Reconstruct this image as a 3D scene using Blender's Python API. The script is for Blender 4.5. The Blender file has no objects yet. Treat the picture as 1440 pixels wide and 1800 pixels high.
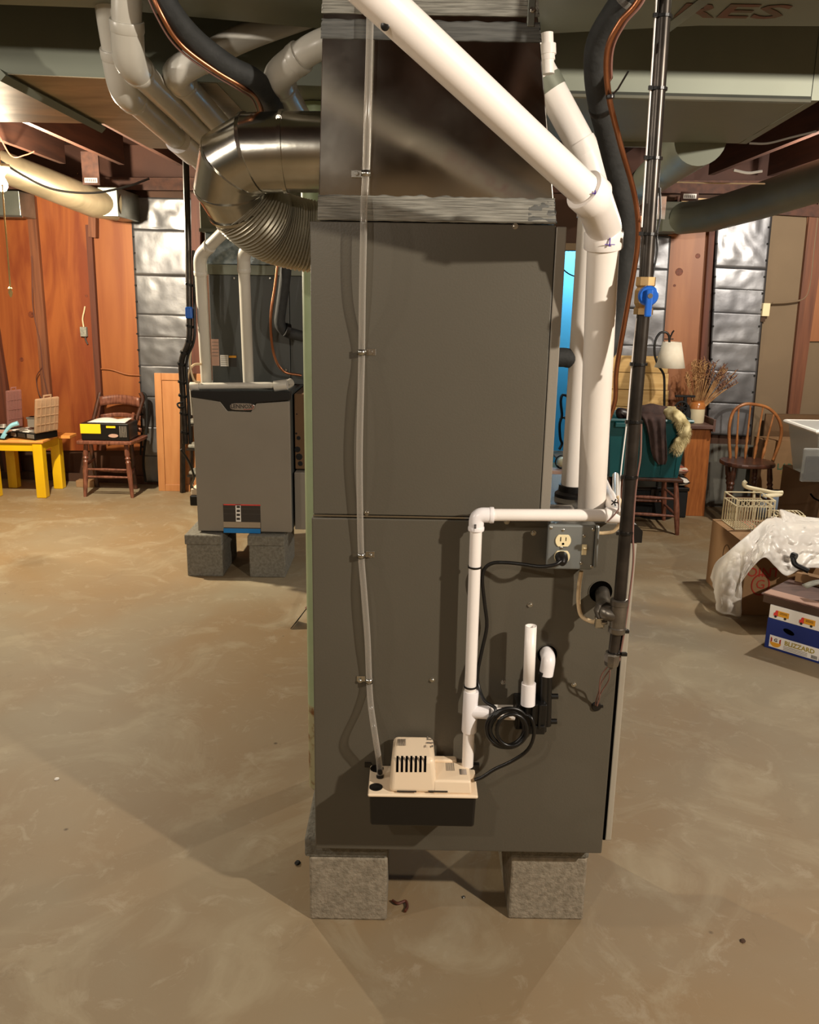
import bpy, math, random
from mathutils import Vector, Matrix, noise
random.seed(7)
sc = bpy.context.scene
C = sc.collection
V = Vector

# ---------------------------------------------------------------- camera
FPX, TH, RO, HC = 1500.0, math.radians(14.4), 0.0175, 1.6
Fv = V((0, math.cos(TH), -math.sin(TH)))
U0 = V((0, math.sin(TH), math.cos(TH)))
R0 = V((1, 0, 0))
Rv = R0 * math.cos(RO) + U0 * math.sin(RO)
Uv = U0 * math.cos(RO) - R0 * math.sin(RO)
cam = bpy.data.cameras.new('camera')
cam.sensor_fit = 'HORIZONTAL'
cam.sensor_width = 36.0
cam.lens = 36.0 * FPX / 1440.0
cam.clip_start = 0.05
co = bpy.data.objects.new('camera', cam)
C.objects.link(co)
M = Matrix((Rv, Uv, -Fv)).transposed().to_4x4()
M.translation = (0, 0, HC)
co.matrix_world = M
sc.camera = co

# ---------------------------------------------------------------- world, lights, exposure
w = bpy.data.worlds.new('world')
sc.world = w
w.use_nodes = True
w.node_tree.nodes['Background'].inputs[0].default_value = (0.9, 0.75, 0.6, 1)
w.node_tree.nodes['Background'].inputs[1].default_value = 0.02
sc.view_settings.view_transform = 'Standard'
sc.view_settings.look = 'None'
sc.view_settings.gamma = 1.0
sc.view_settings.use_curve_mapping = False
sc.view_settings.exposure = 0.6
sc.cycles.max_bounces = 10
sc.cycles.transparent_max_bounces = 16


def lamp(name, loc, watts, col, size=0.035):
    l = bpy.data.lights.new(name, 'POINT')
    l.energy = watts
    l.color = col
    l.shadow_soft_size = size
    o = bpy.data.objects.new(name, l)
    o.location = loc
    C.objects.link(o)
    return o


WARM = (1.0, 0.90, 0.77)
BULB = (-2.5, 5.4, 2.17)
lamp('bulb_light_front_right', (1.95, 0.2, 2.27), 205, WARM)
lamp('bulb_light_front_left', (-2.3, 1.02, 2.28), 42, WARM)
lamp('fill_light_behind_camera', (-0.95, -0.3, 2.3), 34, WARM)  # added front fill, out of view
lamp('bulb_light_back_right', (2.45, 4.8, 2.2), 84, (1.0, 0.92, 0.80))
lamp('bulb_light_back_left', (BULB[0], BULB[1], BULB[2] - 0.05), 215, (1.0, 0.86, 0.64))
lamp('closet_light', (1.55, 7.8, 2.1), 27, (0.80, 0.93, 1.0), 0.08)


# ---------------------------------------------------------------- placing helpers
def ray(px, py):
    return Fv + Rv * ((px - 720) / FPX) - Uv * ((py - 900) / FPX)


def P(px, py, Y):
    d = ray(px, py)
    t = Y / d.y
    return V((d.x * t, Y, HC + d.z * t))


def G(px, py, z=0.0):
    d = ray(px, py)
    t = (z - HC) / d.z
    return V((d.x * t, d.y * t, z))


WK, WO = 0.097, 6.83
MW = Matrix.Translation((0, WO, 0)) @ Matrix.Rotation(-math.atan(WK), 4, 'Z')
MWi = MW.inverted()


def W(px, py, d=0.0):
    r = ray(px, py)
    t = (WO - d * 1.0047) / (r.y + WK * r.x)
    p = MWi @ V((r.x * t, r.y * t, HC + r.z * t))
    return p.x, p.z


# ---------------------------------------------------------------- mesh builder
class MB:
    def __init__(s, m=None):
        s.v, s.f, s.m = [], [], m or Matrix.Identity(4)

    def add(s, vs, fs, m=None):
        b = len(s.v)
        mm = s.m if m is None else s.m @ m
        s.v += [mm @ V(p) for p in vs]
        s.f += [tuple(i + b for i in f) for f in fs]
        return s

    def box(s, a, b, m=None):
        x0, y0, z0 = [min(p, q) for p, q in zip(a, b)]
        x1, y1, z1 = [max(p, q) for p, q in zip(a, b)]
        vs = [(x0, y0, z0), (x1, y0, z0), (x1, y1, z0), (x0, y1, z0), (x0, y0, z1), (x1, y0, z1), (x1, y1, z1), (x0, y1, z1)]
        return s.hexa(vs, m)

    def hexa(s, vs, m=None):
        return s.add(vs, [(3, 2, 1, 0), (4, 5, 6, 7), (0, 1, 5, 4), (1, 2, 6, 5), (2, 3, 7, 6), (3, 0, 4, 7)], m)

    def prism(s, poly, d, m=None):
        """poly: list of 3d points, d: extrusion vector"""
        n = len(poly)
        poly = [V(p) for p in poly]
        d = V(d)
        return s.add(poly + [p + d for p in poly],
                     [tuple(range(n - 1, -1, -1)), tuple(range(n, 2 * n))] + [(i, (i + 1) % n, n + (i + 1) % n, n + i) for i in range(n)], m)

    def tube(s, pts, r, n=12, cap=True, closed=False):
        pts = [V(p) for p in pts]
        k = len(pts)
        rr = r if isinstance(r, (list, tuple)) else [r] * k
        if closed:
            dirs = [(pts[(i + 1) % k] - pts[i]).normalized() for i in range(k)]
        else:
            dirs = [(pts[i + 1] - pts[i]).normalized() for i in range(k - 1)]
            dirs.append(dirs[-1])
        d = dirs[-1] if closed else dirs[0]
        up = V((0, 0, 1)) if abs(d.z) < 0.9 else V((1, 0, 0))
        u = d.cross(up).normalized()
        vs = []
        for i in range(k):
            din = dirs[i - 1] if (i or closed) else dirs[0]
            dout = dirs[i]
            u = (u - din * u.dot(din)).normalized()
            vv = din.cross(u)
            nn = (din + dout)
            nn = nn.normalized() if nn.length > 1e-6 else din
            den = max(din.dot(nn), 0.25)
            for j in range(n):
                a = 2 * math.pi * j / n
                p = (u * math.cos(a) + vv * math.sin(a)) * rr[i]
                p = p - din * (p.dot(nn) / den)
                vs.append(pts[i] + p)
            u = (u - nn * (2 * u.dot(nn)) * 0)
            q = din.rotation_difference(dout)
            u = q @ u
        fs = []
        for i in range(k if closed else k - 1):
            a, b = i * n, ((i + 1) % k) * n
            for j in range(n):
                fs.append((a + j, a + (j + 1) % n, b + (j + 1) % n, b + j))
        if cap and not closed:
            fs.append(tuple(range(n - 1, -1, -1)))
            fs.append(tuple(range((k - 1) * n, k * n)))
        return s.add(vs, fs)

    def lathe(s, prof, m=None, n=24, cap=True):
        """prof: (radius, height) along local z"""
        vs, fs = [], []
        for r, h in prof:
            for j in range(n):
                a = 2 * math.pi * j / n
                vs.append((r * math.cos(a), r * math.sin(a), h))
        for i in range(len(prof) - 1):
            for j in range(n):
                fs.append((i * n + j, i * n + (j + 1) % n, (i + 1) * n + (j + 1) % n, (i + 1) * n + j))
        if cap:
            fs.append(tuple(range(n - 1, -1, -1)))
            fs.append(tuple(range((len(prof) - 1) * n, len(prof) * n)))
        return s.add(vs, fs, m)

    def grid(s, fn, nu, nv, thick=None):
        vs = [fn(i / nu, j / nv) for j in range(nv + 1) for i in range(nu + 1)]
        fs = [(j * (nu + 1) + i, j * (nu + 1) + i + 1, (j + 1) * (nu + 1) + i + 1, (j + 1) * (nu + 1) + i) for j in range(nv) for i in range(nu)]
        return s.add(vs, fs)

    def build(s, name, mat, parent=None, smooth=False, bevel=0, solid=0, sub=0, ang=40, seg=2):
        wl = V((0, 0, 0))
        q = parent
        while q is not None:
            wl += q.location
            q = q.parent
        me = bpy.data.meshes.new(name)
        me.from_pydata([tuple(p - wl) for p in s.v], [], s.f)
        me.validate()
        me.update()
        if smooth:
            me.shade_smooth()
            me.set_sharp_from_angle(angle=math.radians(ang))
        me.materials.append(mat)
        o = bpy.data.objects.new(name, me)
        C.objects.link(o)
        if parent:
            o.parent = parent
        if solid:
            q = o.modifiers.new('solid', 'SOLIDIFY')
            q.thickness = solid
        if sub:
            q = o.modifiers.new('sub', 'SUBSURF')
            q.levels = q.render_levels = sub
        if bevel:
            q = o.modifiers.new('bevel', 'BEVEL')
            q.width = bevel
            q.segments = seg
            q.limit_method = 'ANGLE'
            q.harden_normals = False
        return o


def tag(o, label=None, cat=None, group=None, kind=None):
    if label: o['label'] = label
    if cat: o['category'] = cat
    if group: o['group'] = group
    if kind: o['kind'] = kind
    return o


def thing(name, label, cat, loc, group=None):
    o = bpy.data.objects.new(name, None)
    o.empty_display_size = 0.05
    C.objects.link(o)
    o.location = loc
    return tag(o, label, cat, group)


def struct(name, mb, mat, parent=None, **k):
    o = mb.build(name, mat, parent, **k)
    if parent is None: o['kind'] = 'structure'
    return o


def empty_struct(name, loc=(0, 0, 0)):
    o = bpy.data.objects.new(name, None)
    C.objects.link(o)
    o.location = loc
    o['kind'] = 'structure'
    return o


def copy_tree(o, delta, parent=None):
    c = o.copy()
    C.objects.link(c)
    if parent is None:
        c.location = o.location + V(delta)
    else:
        c.parent = parent
    for ch in list(o.children):
        copy_tree(ch, delta, c)
    return c


def cr(pts, n=8):
    """Catmull-Rom through the points"""
    pts = [V(p) for p in pts]
    e = [pts[0] * 2 - pts[1]] + pts + [pts[-1] * 2 - pts[-2]]
    out = []
    for i in range(1, len(e) - 2):
        p0, p1, p2, p3 = e[i - 1:i + 3]
        for k in range(n):
            t = k / n
            out.append(0.5 * ((2 * p1) + (p2 - p0) * t + (2 * p0 - 5 * p1 + 4 * p2 - p3) * t * t + (3 * p1 - p0 - 3 * p2 + p3) * t ** 3))
    out.append(pts[-1])
    return out


def fillet(pts, R, n=8):
    pts = [V(p) for p in pts]
    out = [pts[0]]
    for i in range(1, len(pts) - 1):
        a, b, c = pts[i - 1], pts[i], pts[i + 1]
        d1, d2 = (a - b).normalized(), (c - b).normalized()
        L = min(R, (a - b).length * 0.48, (c - b).length * 0.48)
        p, q = b + d1 * L, b + d2 * L
        for k in range(n + 1):
            t = k / n
            out.append(p * (1 - t) ** 2 + b * 2 * t * (1 - t) + q * t * t)
    out.append(pts[-1])
    return out


def align(p, d, roll=None):
    """matrix with local z along d at p"""
    q = V(d).normalized().to_track_quat('Z', 'Y')
    m = q.to_matrix().to_4x4()
    m.translation = V(p)
    return m


def facing(p, out=(0, -1, 0)):
    """frame on a surface: local x right, y up the surface, z out of it"""
    z = V(out).normalized()
    x = V((0, 0, 1)).cross(z)
    if x.length < 1e-4: x = V((1, 0, 0))
    x.normalize()
    y = z.cross(x)
    m = Matrix((x, y, z)).transposed().to_4x4()
    m.translation = V(p)
    return m


# ---------------------------------------------------------------- materials
def lin(c):
    return tuple(((x / 255) / 12.92 if x / 255 <= 0.04045 else ((x / 255 + 0.055) / 1.055) ** 2.4) for x in c) + (1,)


def new_mat(name):
    m = bpy.data.materials.new(name)
    m.use_nodes = True
    return m, m.node_tree, m.node_tree.nodes['Principled BSDF']


def mat(name, c1, c2=None, rough=0.6, metal=0.0, scale=8, stretch=(1, 1, 1), bump=0.0, bscale=None, detail=5, lo=0.35, hi=0.65, coat=0, rv=0.0, trans=0, alpha=1, spec=0.5, dist=0.0):
    m, nt, b = new_mat(name)
    N, L = nt.nodes, nt.links
    b.inputs['Roughness'].default_value = rough
    b.inputs['Metallic'].default_value = metal
    b.inputs['Base Color'].default_value = lin(c1)
    b.inputs['Coat Weight'].default_value = coat
    b.inputs['Transmission Weight'].default_value = trans
    b.inputs['Alpha'].default_value = alpha
    b.inputs['Specular IOR Level'].default_value = spec
    tc = N.new('ShaderNodeTexCoord')
    mp = N.new('ShaderNodeMapping')
    mp.inputs['Scale'].default_value = stretch
    L.new(tc.outputs['Object'], mp.inputs[0])
    if c2:
        nz = N.new('ShaderNodeTexNoise')
        nz.inputs['Scale'].default_value = scale
        nz.inputs['Detail'].default_value = detail
        nz.inputs['Distortion'].default_value = dist
        L.new(mp.outputs[0], nz.inputs['Vector'])
        rp = N.new('ShaderNodeValToRGB')
        rp.color_ramp.elements[0].position = lo
        rp.color_ramp.elements[1].position = hi
        rp.color_ramp.elements[0].color = lin(c1)
        rp.color_ramp.elements[1].color = lin(c2)
        L.new(nz.outputs[0], rp.inputs[0])
        L.new(rp.outputs[0], b.inputs['Base Color'])
        if rv:
            mr = N.new('ShaderNodeMapRange')
            mr.inputs['To Min'].default_value = max(0.02, rough - rv)
            mr.inputs['To Max'].default_value = rough + rv
            L.new(nz.outputs[0], mr.inputs[0])
            L.new(mr.outputs[0], b.inputs['Roughness'])
    if bump:
        n2 = N.new('ShaderNodeTexNoise')
        n2.inputs['Scale'].default_value = bscale or scale
        n2.inputs['Detail'].default_value = 4
        L.new(mp.outputs[0], n2.inputs['Vector'])
        bp = N.new('ShaderNodeBump')
        bp.inputs['Strength'].default_value = bump
        bp.inputs['Distance'].default_value = 0.01
        L.new(n2.outputs[0], bp.inputs['Height'])
        L.new(bp.outputs[0], b.inputs['Normal'])
    return m


def emis(name, col, strength):
    m, nt, b = new_mat(name)
    b.inputs['Base Color'].default_value = col + (1,)
    b.inputs['Emission Color'].default_value = col + (1,)
    b.inputs['Emission Strength'].default_value = strength
    return m


def floor_mat():
    m, nt, b = new_mat('stained concrete')
    N, L = nt.nodes, nt.links
    tc = N.new('ShaderNodeTexCoord')

    def nz(scale, detail, dist=0.0, rough=0.6):
        n = N.new('ShaderNodeTexNoise')
        n.inputs['Scale'].default_value = scale
        n.inputs['Detail'].default_value = detail
        n.inputs['Distortion'].default_value = dist
        n.inputs['Roughness'].default_value = rough
        L.new(tc.outputs['Object'], n.inputs['Vector'])
        return n

    def ramp(src, a, ca, bb, cb):
        r = N.new('ShaderNodeValToRGB')
        r.color_ramp.elements[0].position = a
        r.color_ramp.elements[1].position = bb
        r.color_ramp.elements[0].color = ca
        r.color_ramp.elements[1].color = cb
        L.new(src.outputs[0], r.inputs[0])
        return r

    def mix(fac, a, c, mode='MIX'):
        x = N.new('ShaderNodeMix')
        x.data_type = 'RGBA'
        x.blend_type = mode
        if isinstance(fac, float): x.inputs[0].default_value = fac
        else: L.new(fac.outputs[0], x.inputs[0])
        for s_, q in ((6, a), (7, c)):
            if isinstance(q, tuple): x.inputs[s_].default_value = q
            else: L.new(q.outputs[2] if q.bl_idname == 'ShaderNodeMix' else q.outputs[0], x.inputs[s_])
        return x
    base = ramp(nz(0.9, 4, 0.6), 0.35, lin((136, 118, 92)), 0.65, lin((144, 132, 108)))
    stain = ramp(nz(2.3, 8, 1.4, 0.65), 0.50, (0, 0, 0, 1), 0.64, (1, 1, 1, 1))
    c = mix(ramp(nz(0.55, 3, 0.8), 0.42, (0, 0, 0, 1), 0.62, (0.7, 0.7, 0.7, 1)), base, lin((140, 114, 78)))
    sc1 = N.new('ShaderNodeMath'); sc1.operation = 'MULTIPLY'; sc1.inputs[1].default_value = 0.55
    L.new(stain.outputs[0], sc1.inputs[0])
    c = mix(sc1, c, lin((162, 150, 124)))
    sp = ramp(nz(9, 9, 0.8, 0.7), 0.56, (0, 0, 0, 1), 0.66, (0.30, 0.30, 0.30, 1))
    c = mix(sp, c, lin((178, 168, 146)))
    dk = ramp(nz(5.0, 10, 1.6, 0.7), 0.60, (0, 0, 0, 1), 0.75, (0.35, 0.35, 0.35, 1))
    c = mix(dk, c, lin((92, 78, 58)))
    vo = N.new('ShaderNodeTexVoronoi')
    vo.inputs['Scale'].default_value = 3.3
    L.new(tc.outputs['Object'], vo.inputs['Vector'])
    vr = ramp(vo, 0.012, (0.8, 0.8, 0.8, 1), 0.03, (0, 0, 0, 1))
    c = mix(vr, c, lin((60, 42, 28)))
    L.new(c.outputs[2], b.inputs['Base Color'])
    b.inputs['Roughness'].default_value = 0.62
    b.inputs['Specular IOR Level'].default_value = 0.35
    bp = N.new('ShaderNodeBump')
    bp.inputs['Strength'].default_value = 0.10
    bp.inputs['Distance'].default_value = 0.01
    L.new(nz(14, 8).outputs[0], bp.inputs['Height'])
    L.new(bp.outputs[0], b.inputs['Normal'])
    return m


def plenum_mat():
    """bright sheet metal: near-mirror with streaks"""
    m, nt, b = new_mat('polished sheet metal')
    N, L = nt.nodes, nt.links
    tc = N.new('ShaderNodeTexCoord')
    n = N.new('ShaderNodeTexNoise')
    n.inputs['Scale'].default_value = 7
    n.inputs['Detail'].default_value = 6
    L.new(tc.outputs['Object'], n.inputs['Vector'])
    r = N.new('ShaderNodeMapRange')
    r.inputs['From Min'].default_value = 0.3
    r.inputs['From Max'].default_value = 0.7
    r.inputs['To Min'].default_value = 0.07
    r.inputs['To Max'].default_value = 0.17
    L.new(n.outputs[0], r.inputs[0])
    L.new(r.outputs[0], b.inputs['Roughness'])
    b.inputs['Metallic'].default_value = 1
    b.inputs['Base Color'].default_value = lin((196, 193, 184))
    n2 = N.new('ShaderNodeTexNoise')
    n2.inputs['Scale'].default_value = 2.2
    L.new(tc.outputs['Object'], n2.inputs['Vector'])
    bp = N.new('ShaderNodeBump')
    bp.inputs['Strength'].default_value = 0.25
    bp.inputs['Distance'].default_value = 0.02
    L.new(n2.outputs[0], bp.inputs['Height'])
    L.new(bp.outputs[0], b.inputs['Normal'])
    return m


def clear_mat(name, col, rough=0.05, mixf=0.25, spec=0.6, tcol=None):
    """thin clear plastic: mostly see-through, with gloss"""
    m = bpy.data.materials.new(name)
    m.use_nodes = True
    nt = m.node_tree
    N, L = nt.nodes, nt.links
    b = N['Principled BSDF']
    b.inputs['Base Color'].default_value = lin(col)
    b.inputs['Roughness'].default_value = rough
    t = N.new('ShaderNodeBsdfTransparent')
    t.inputs[0].default_value = lin(tcol or tuple(min(255, x + 30) for x in col))
    lw = N.new('ShaderNodeLayerWeight')
    lw.inputs[0].default_value = 0.35
    mr = N.new('ShaderNodeMapRange')
    mr.inputs['To Min'].default_value = mixf
    mr.inputs['To Max'].default_value = 0.9
    L.new(lw.outputs['Facing'], mr.inputs[0])
    mx = N.new('ShaderNodeMixShader')
    L.new(mr.outputs[0], mx.inputs[0])
    L.new(t.outputs[0], mx.inputs[1])
    L.new(b.outputs[0], mx.inputs[2])
    L.new(mx.outputs[0], N['Material Output'].inputs[0])
    return m


T = {}
T['floor'] = floor_mat()
T['plenum'] = plenum_mat()
T['grey'] = mat('furnace grey paint', (82, 77, 66), (85, 80, 69), 0.42, 0.0, 3, bump=0.05, bscale=220)
T['grey_face'] = mat('furnace taupe paint', (134, 127, 115), (138, 131, 119), 0.38, 0.1, 3, bump=0.04, bscale=200)
T['coilgrey'] = mat('coil cabinet grey', (62, 65, 62), (66, 69, 66), 0.45, 0.0, 2)
T['silver'] = mat('silver door paint', (176, 170, 156), (184, 178, 164), 0.35, 0.4, 3)
T['pvc'] = mat('white pvc', (246, 240, 234), (240, 233, 226), 0.32, 0.0, 5, coat=0.1)
T['pvc_dirty'] = mat('scuffed pvc', (243, 237, 229), (216, 206, 193), 0.38, 0.0, 6, (1, 1, 0.35), lo=0.45, hi=0.85, detail=8)
T['pvc_old'] = mat('dusty pvc', (206, 202, 192), (186, 182, 170), 0.34, 0.0, 4, (1, 1, 0.4), coat=0.2)
T['pvc_wht'] = mat('new white fitting', (244, 240, 240), None, 0.28, coat=0.2)
T['galv'] = mat('galvanised steel', (150, 152, 142), (122, 126, 116), 0.38, 0.85, 5, rv=0.1, detail=4)
T['galv_dk'] = mat('aged galvanised duct', (118, 122, 108), (130, 134, 119), 0.5, 0.3, 3, rv=0.08)
T['galv_tan'] = mat('duct metal tinted lit brown', (176, 160, 132), (138, 126, 102), 0.42, 0.6, 2.5, (1, 3, 1), rv=0.1, detail=7, dist=0.8)  # brown reflected light on the trunk underside is painted into this tone
T['chrome'] = mat('shiny duct metal', (214, 210, 200), (176, 174, 164), 0.20, 1.0, 6, rv=0.07, bump=0.08, bscale=14)
T['hose'] = mat('ribbed hose metal', (200, 194, 176), (176, 170, 152), 0.4, 0.6, 6)
T['spangle'] = mat('spangled metal', (150, 160, 164), (110, 122, 128), 0.35, 0.8, 40, rv=0.1)
T['zinc'] = mat('zinc', (190, 188, 180), None, 0.25, 1.0)
T['cast'] = mat('cast zinc fitting', (128, 122, 112), (100, 94, 86), 0.35, 0.8, 30, bump=0.15, bscale=60)
T['tape'] = mat('brushed mastic', (150, 148, 138), (104, 102, 94), 0.55, 0.35, 26, (0.5, 0.5, 14), detail=6, lo=0.4, hi=0.62, bump=0.35, bscale=26)
T['tape_dk'] = mat('grey duct mastic', (98, 98, 94), (76, 76, 73), 0.55, 0.2, 20, (0.6, 0.6, 10), bump=0.3, bscale=20)
T['iron'] = mat('black iron pipe', (72, 66, 60), (52, 48, 44), 0.32, 0.7, 20)
T['black'] = mat('black plastic', (14, 13, 12), None, 0.35)
T['black_m'] = mat('black matte', (16, 15, 14), None, 0.8)
T['rubber'] = mat('black foam', (44, 45, 44), (34, 35, 34), 0.75, 0.0, 30, bump=0.15, bscale=90)
T['hole'] = mat('dark opening', (6, 5, 4), None, 1.0, spec=0)
T['copper'] = mat('copper', (186, 128, 94), (160, 104, 74), 0.34, 1.0, 14)
T['brass'] = mat('brass', (190, 158, 110), (150, 120, 78), 0.35, 0.8, 20)
T['blue'] = mat('blue valve handle', (14, 92, 190), None, 0.35)
T['green'] = mat('pale green paint', (172, 188, 148), (158, 174, 134), 0.5, 0.0, 9, detail=7)
T['rustg'] = mat('rusty green paint', (178, 172, 134), (126, 84, 44), 0.6, 0.0, 34, lo=0.5, hi=0.68, detail=8)
T['block'] = mat('concrete block', (150, 140, 122), (126, 117, 100), 0.9, 0.0, 60, bump=0.4, bscale=120, detail=8)
T['block_cap'] = mat('grey cap block', (124, 121, 110), (104, 100, 89), 0.9, 0.0, 70, bump=0.5, bscale=130, detail=8)
T['joist'] = mat('dark joist wood', (86, 50, 33), (64, 35, 23), 0.7, 0.0, 3, (8, 0.6, 8), detail=6)
T['subfloor'] = mat('subfloor boards', (74, 42, 28), (56, 29, 19), 0.75, 0.0, 2, (1, 6, 1))
T['ply'] = mat('orange plywood', (150, 82, 36), (120, 54, 22), 0.5, 0.0, 2.2, (2.6, 2.6, 0.35), detail=7, dist=1.2, lo=0.4, hi=0.62)
T['ply2'] = mat('lighter plywood', (152, 90, 44), (132, 70, 32), 0.5, 0.0, 2.0, (3.2, 3.2, 0.3), detail=7, dist=1.4)
T['plyb'] = mat('brown plywood', (158, 102, 62), (140, 86, 50), 0.5, 0.0, 2.4, (5, 5, 0.4), detail=7, dist=0.8)
T['knot'] = mat('dark knot', (120, 56, 24), (84, 36, 14), 0.6, 0.0, 60)
T['stud'] = mat('stud wood', (124, 74, 46), (96, 54, 33), 0.6, 0.0, 4, (10, 10, 0.5), detail=6)
T['studd'] = mat('dark stud wood', (96, 48, 28), (74, 36, 22), 0.65, 0.0, 4, (10, 10, 0.5))
T['wallb'] = mat('dark wall framing', (84, 54, 36), (62, 40, 26), 0.8, 0.0, 2)
T['conc'] = mat('foundation concrete', (124, 122, 112), (92, 90, 82), 0.85, 0.0, 3, detail=8, bump=0.2)
T['foil'] = mat('foil facing', (134, 134, 136), (108, 108, 111), 0.42, 0.8, 3, bump=0.45, bscale=5, rv=0.08, detail=3)
T['tan'] = mat('tan fibreboard', (126, 106, 82), (120, 101, 77), 0.8, 0.0, 2)
T['pine'] = mat('yellow pine', (214, 178, 116), (190, 150, 88), 0.5, 0.0, 5, (0.6, 3, 7), detail=5)
T['maple'] = mat('maple', (190, 132, 82), (178, 118, 70), 0.4, 0.0, 4, (6, 6, 0.6))
T['maple_d'] = mat('maple groove', (150, 88, 48), None, 0.5)
T['oak'] = mat('oak', (178, 108, 54), (148, 84, 40), 0.45, 0.0, 6, (9, 9, 0.7), detail=6)
T['purplewood'] = mat('worn board', (104, 76, 66), (84, 58, 50), 0.5, 0.0, 8, (1, 6, 6))
T['chairw'] = mat('reddish chair wood', (134, 84, 64), (96, 54, 40), 0.4, 0.0, 20, (3, 3, 0.8), coat=0.15)
T['chaird'] = mat('dark chair wood', (84, 48, 32), (56, 32, 22), 0.4, 0.0, 20, coat=0.2)
T['bent'] = mat('honey bent wood', (176, 116, 66), (140, 84, 44), 0.35, 0.0, 14, coat=0.2)
T['yellow'] = mat('yellow enamel', (236, 190, 20), (228, 180, 16), 0.35, 0.0, 6, coat=0.1)
T['ytop'] = mat('worn orange tabletop', (240, 172, 92), (220, 140, 66), 0.4, 0.0, 8)
T['yel'] = mat('yellow print', (246, 206, 30), None, 0.4)
T['teal'] = mat('teal tote plastic', (16, 84, 88), (12, 74, 78), 0.4, 0.0, 4)
T['fabric'] = mat('brown garment', (70, 50, 44), (42, 28, 26), 0.85, 0.0, 14, bump=0.4, bscale=30)
T['leather'] = mat('dark leather', (34, 22, 20), None, 0.4)
T['fur'] = mat('cream fur', (222, 208, 160), (150, 132, 84), 0.8, 0.0, 18, detail=7)
T['card'] = mat('cardboard', (156, 122, 86), (148, 114, 78), 0.85, 0.0, 4)
T['card2'] = mat('brown cardboard', (112, 84, 56), (102, 76, 50), 0.85, 0.0, 4)
T['cardd'] = mat('dark cardboard', (78, 56, 40), (68, 48, 34), 0.85, 0.0, 4)
T['flap'] = mat('pinkish cardboard flap', (186, 150, 132), None, 0.8)
T['redp'] = mat('red print', (168, 50, 34), None, 0.7)
T['redfaint'] = mat('faded red stencil', (112, 70, 52), (96, 84, 64), 0.6, 0.2, 30, lo=0.4, hi=0.7)
T['redst'] = mat('red sticker', (232, 74, 66), (220, 60, 54), 0.5, 0.0, 30)
T['white'] = mat('white paper', (236, 232, 224), None, 0.6)
T['cream'] = mat('cream enamel', (224, 214, 180), (206, 194, 160), 0.4, 0.0, 10)
T['shade'] = mat('lamp shade linen', (232, 224, 204), (224, 214, 192), 0.8, 0.0, 20)
T['crock'] = mat('crock glaze', (226, 214, 180), (214, 200, 164), 0.25, 0.0, 6, coat=0.4)
T['crockt'] = mat('brown glaze', (178, 112, 58), None, 0.25, coat=0.4)
T['straw'] = mat('dried grass', (186, 146, 96), (142, 98, 60), 0.8, 0.0, 30)
T['strawp'] = mat('dried purple seed head', (118, 82, 66), (86, 56, 48), 0.85, 0.0, 40)
T['bagw'] = mat('crumpled white plastic', (232, 228, 220), (220, 214, 206), 0.38, 0.0, 4, bump=0.5, bscale=16)
T['bagw'].node_tree.nodes['Principled BSDF'].inputs['Subsurface Weight'].default_value = 0.0
T['bluebox'] = mat('blue carton', (28, 48, 120), (24, 42, 108), 0.5, 0.0, 5)
T['orangep'] = mat('orange print', (226, 160, 40), None, 0.6)
T['darkp'] = mat('dark print', (50, 44, 38), None, 0.6)
T['greyp'] = mat('grey print', (120, 112, 102), None, 0.6)
T['goldp'] = mat('gold print', (168, 150, 60), None, 0.6)
T['greenp'] = mat('green print', (70, 110, 84), None, 0.7)
T['cyanp'] = mat('blue print band', (20, 120, 190), None, 0.5)
T['purp'] = mat('purple pipe primer', (70, 30, 150), None, 0.5)
T['pinkp'] = mat('pink pipe lettering', (196, 120, 130), None, 0.6)
T['elec'] = mat('galvanised box', (150, 154, 152), (134, 139, 138), 0.4, 0.6, 6, rv=0.05)
T['ivory'] = mat('ivory receptacle', (236, 220, 176), None, 0.35)
T['beige'] = mat('beige pump plastic', (240, 220, 190), (236, 214, 184), 0.38, 0.0, 4)
T['cable'] = mat('beige cable', (216, 190, 150), None, 0.5)
T['wpink'] = mat('pinkish wire', (124, 90, 80), None, 0.5)
T['vinyl'] = clear_mat('clear vinyl', (196, 190, 180), 0.12, 0.16, tcol=(248, 246, 242))
T['clearpl'] = clear_mat('clear tub plastic', (208, 210, 208), 0.2, 0.13, tcol=(236, 238, 236))
T['smoke'] = clear_mat('smoky clear lid', (206, 176, 144), 0.2, 0.36, tcol=(244, 230, 212))
T['smokep'] = clear_mat('pinkish clear lid', (170, 124, 116), 0.2, 0.36, tcol=(232, 208, 200))
T['bluewall'] = mat('blue painted wall', (96, 184, 214), (88, 176, 206), 0.7, 0.0, 2)
T['bluecloth'] = mat('light blue glove', (150, 208, 226), None, 0.5)
T['bulb'] = emis('bulb glow', (1.0, 0.86, 0.62), 60)
T['string'] = mat('pull string', (214, 190, 130), None, 0.7)
T['silverb'] = mat('silver badge', (196, 190, 184), None, 0.25, 0.9)
T['patt'] = mat('white on black pattern', (24, 22, 20), (226, 220, 208), 0.8, 0.0, 7, lo=0.49, hi=0.51, dist=3, detail=1)
T['stripe'] = mat('red striped cloth', (160, 84, 64), (212, 196, 176), 0.8, 0.0, 30, (0.3, 0.3, 4), lo=0.48, hi=0.52)
T['bucket'] = mat('dark green bucket', (26, 40, 36), None, 0.4)
T['tread'] = mat('grey ladder tread', (150, 148, 136), (120, 118, 108), 0.7, 0.0, 60)
T['paleblue'] = mat('pale blue plastic', (170, 188, 210), None, 0.4)


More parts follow.
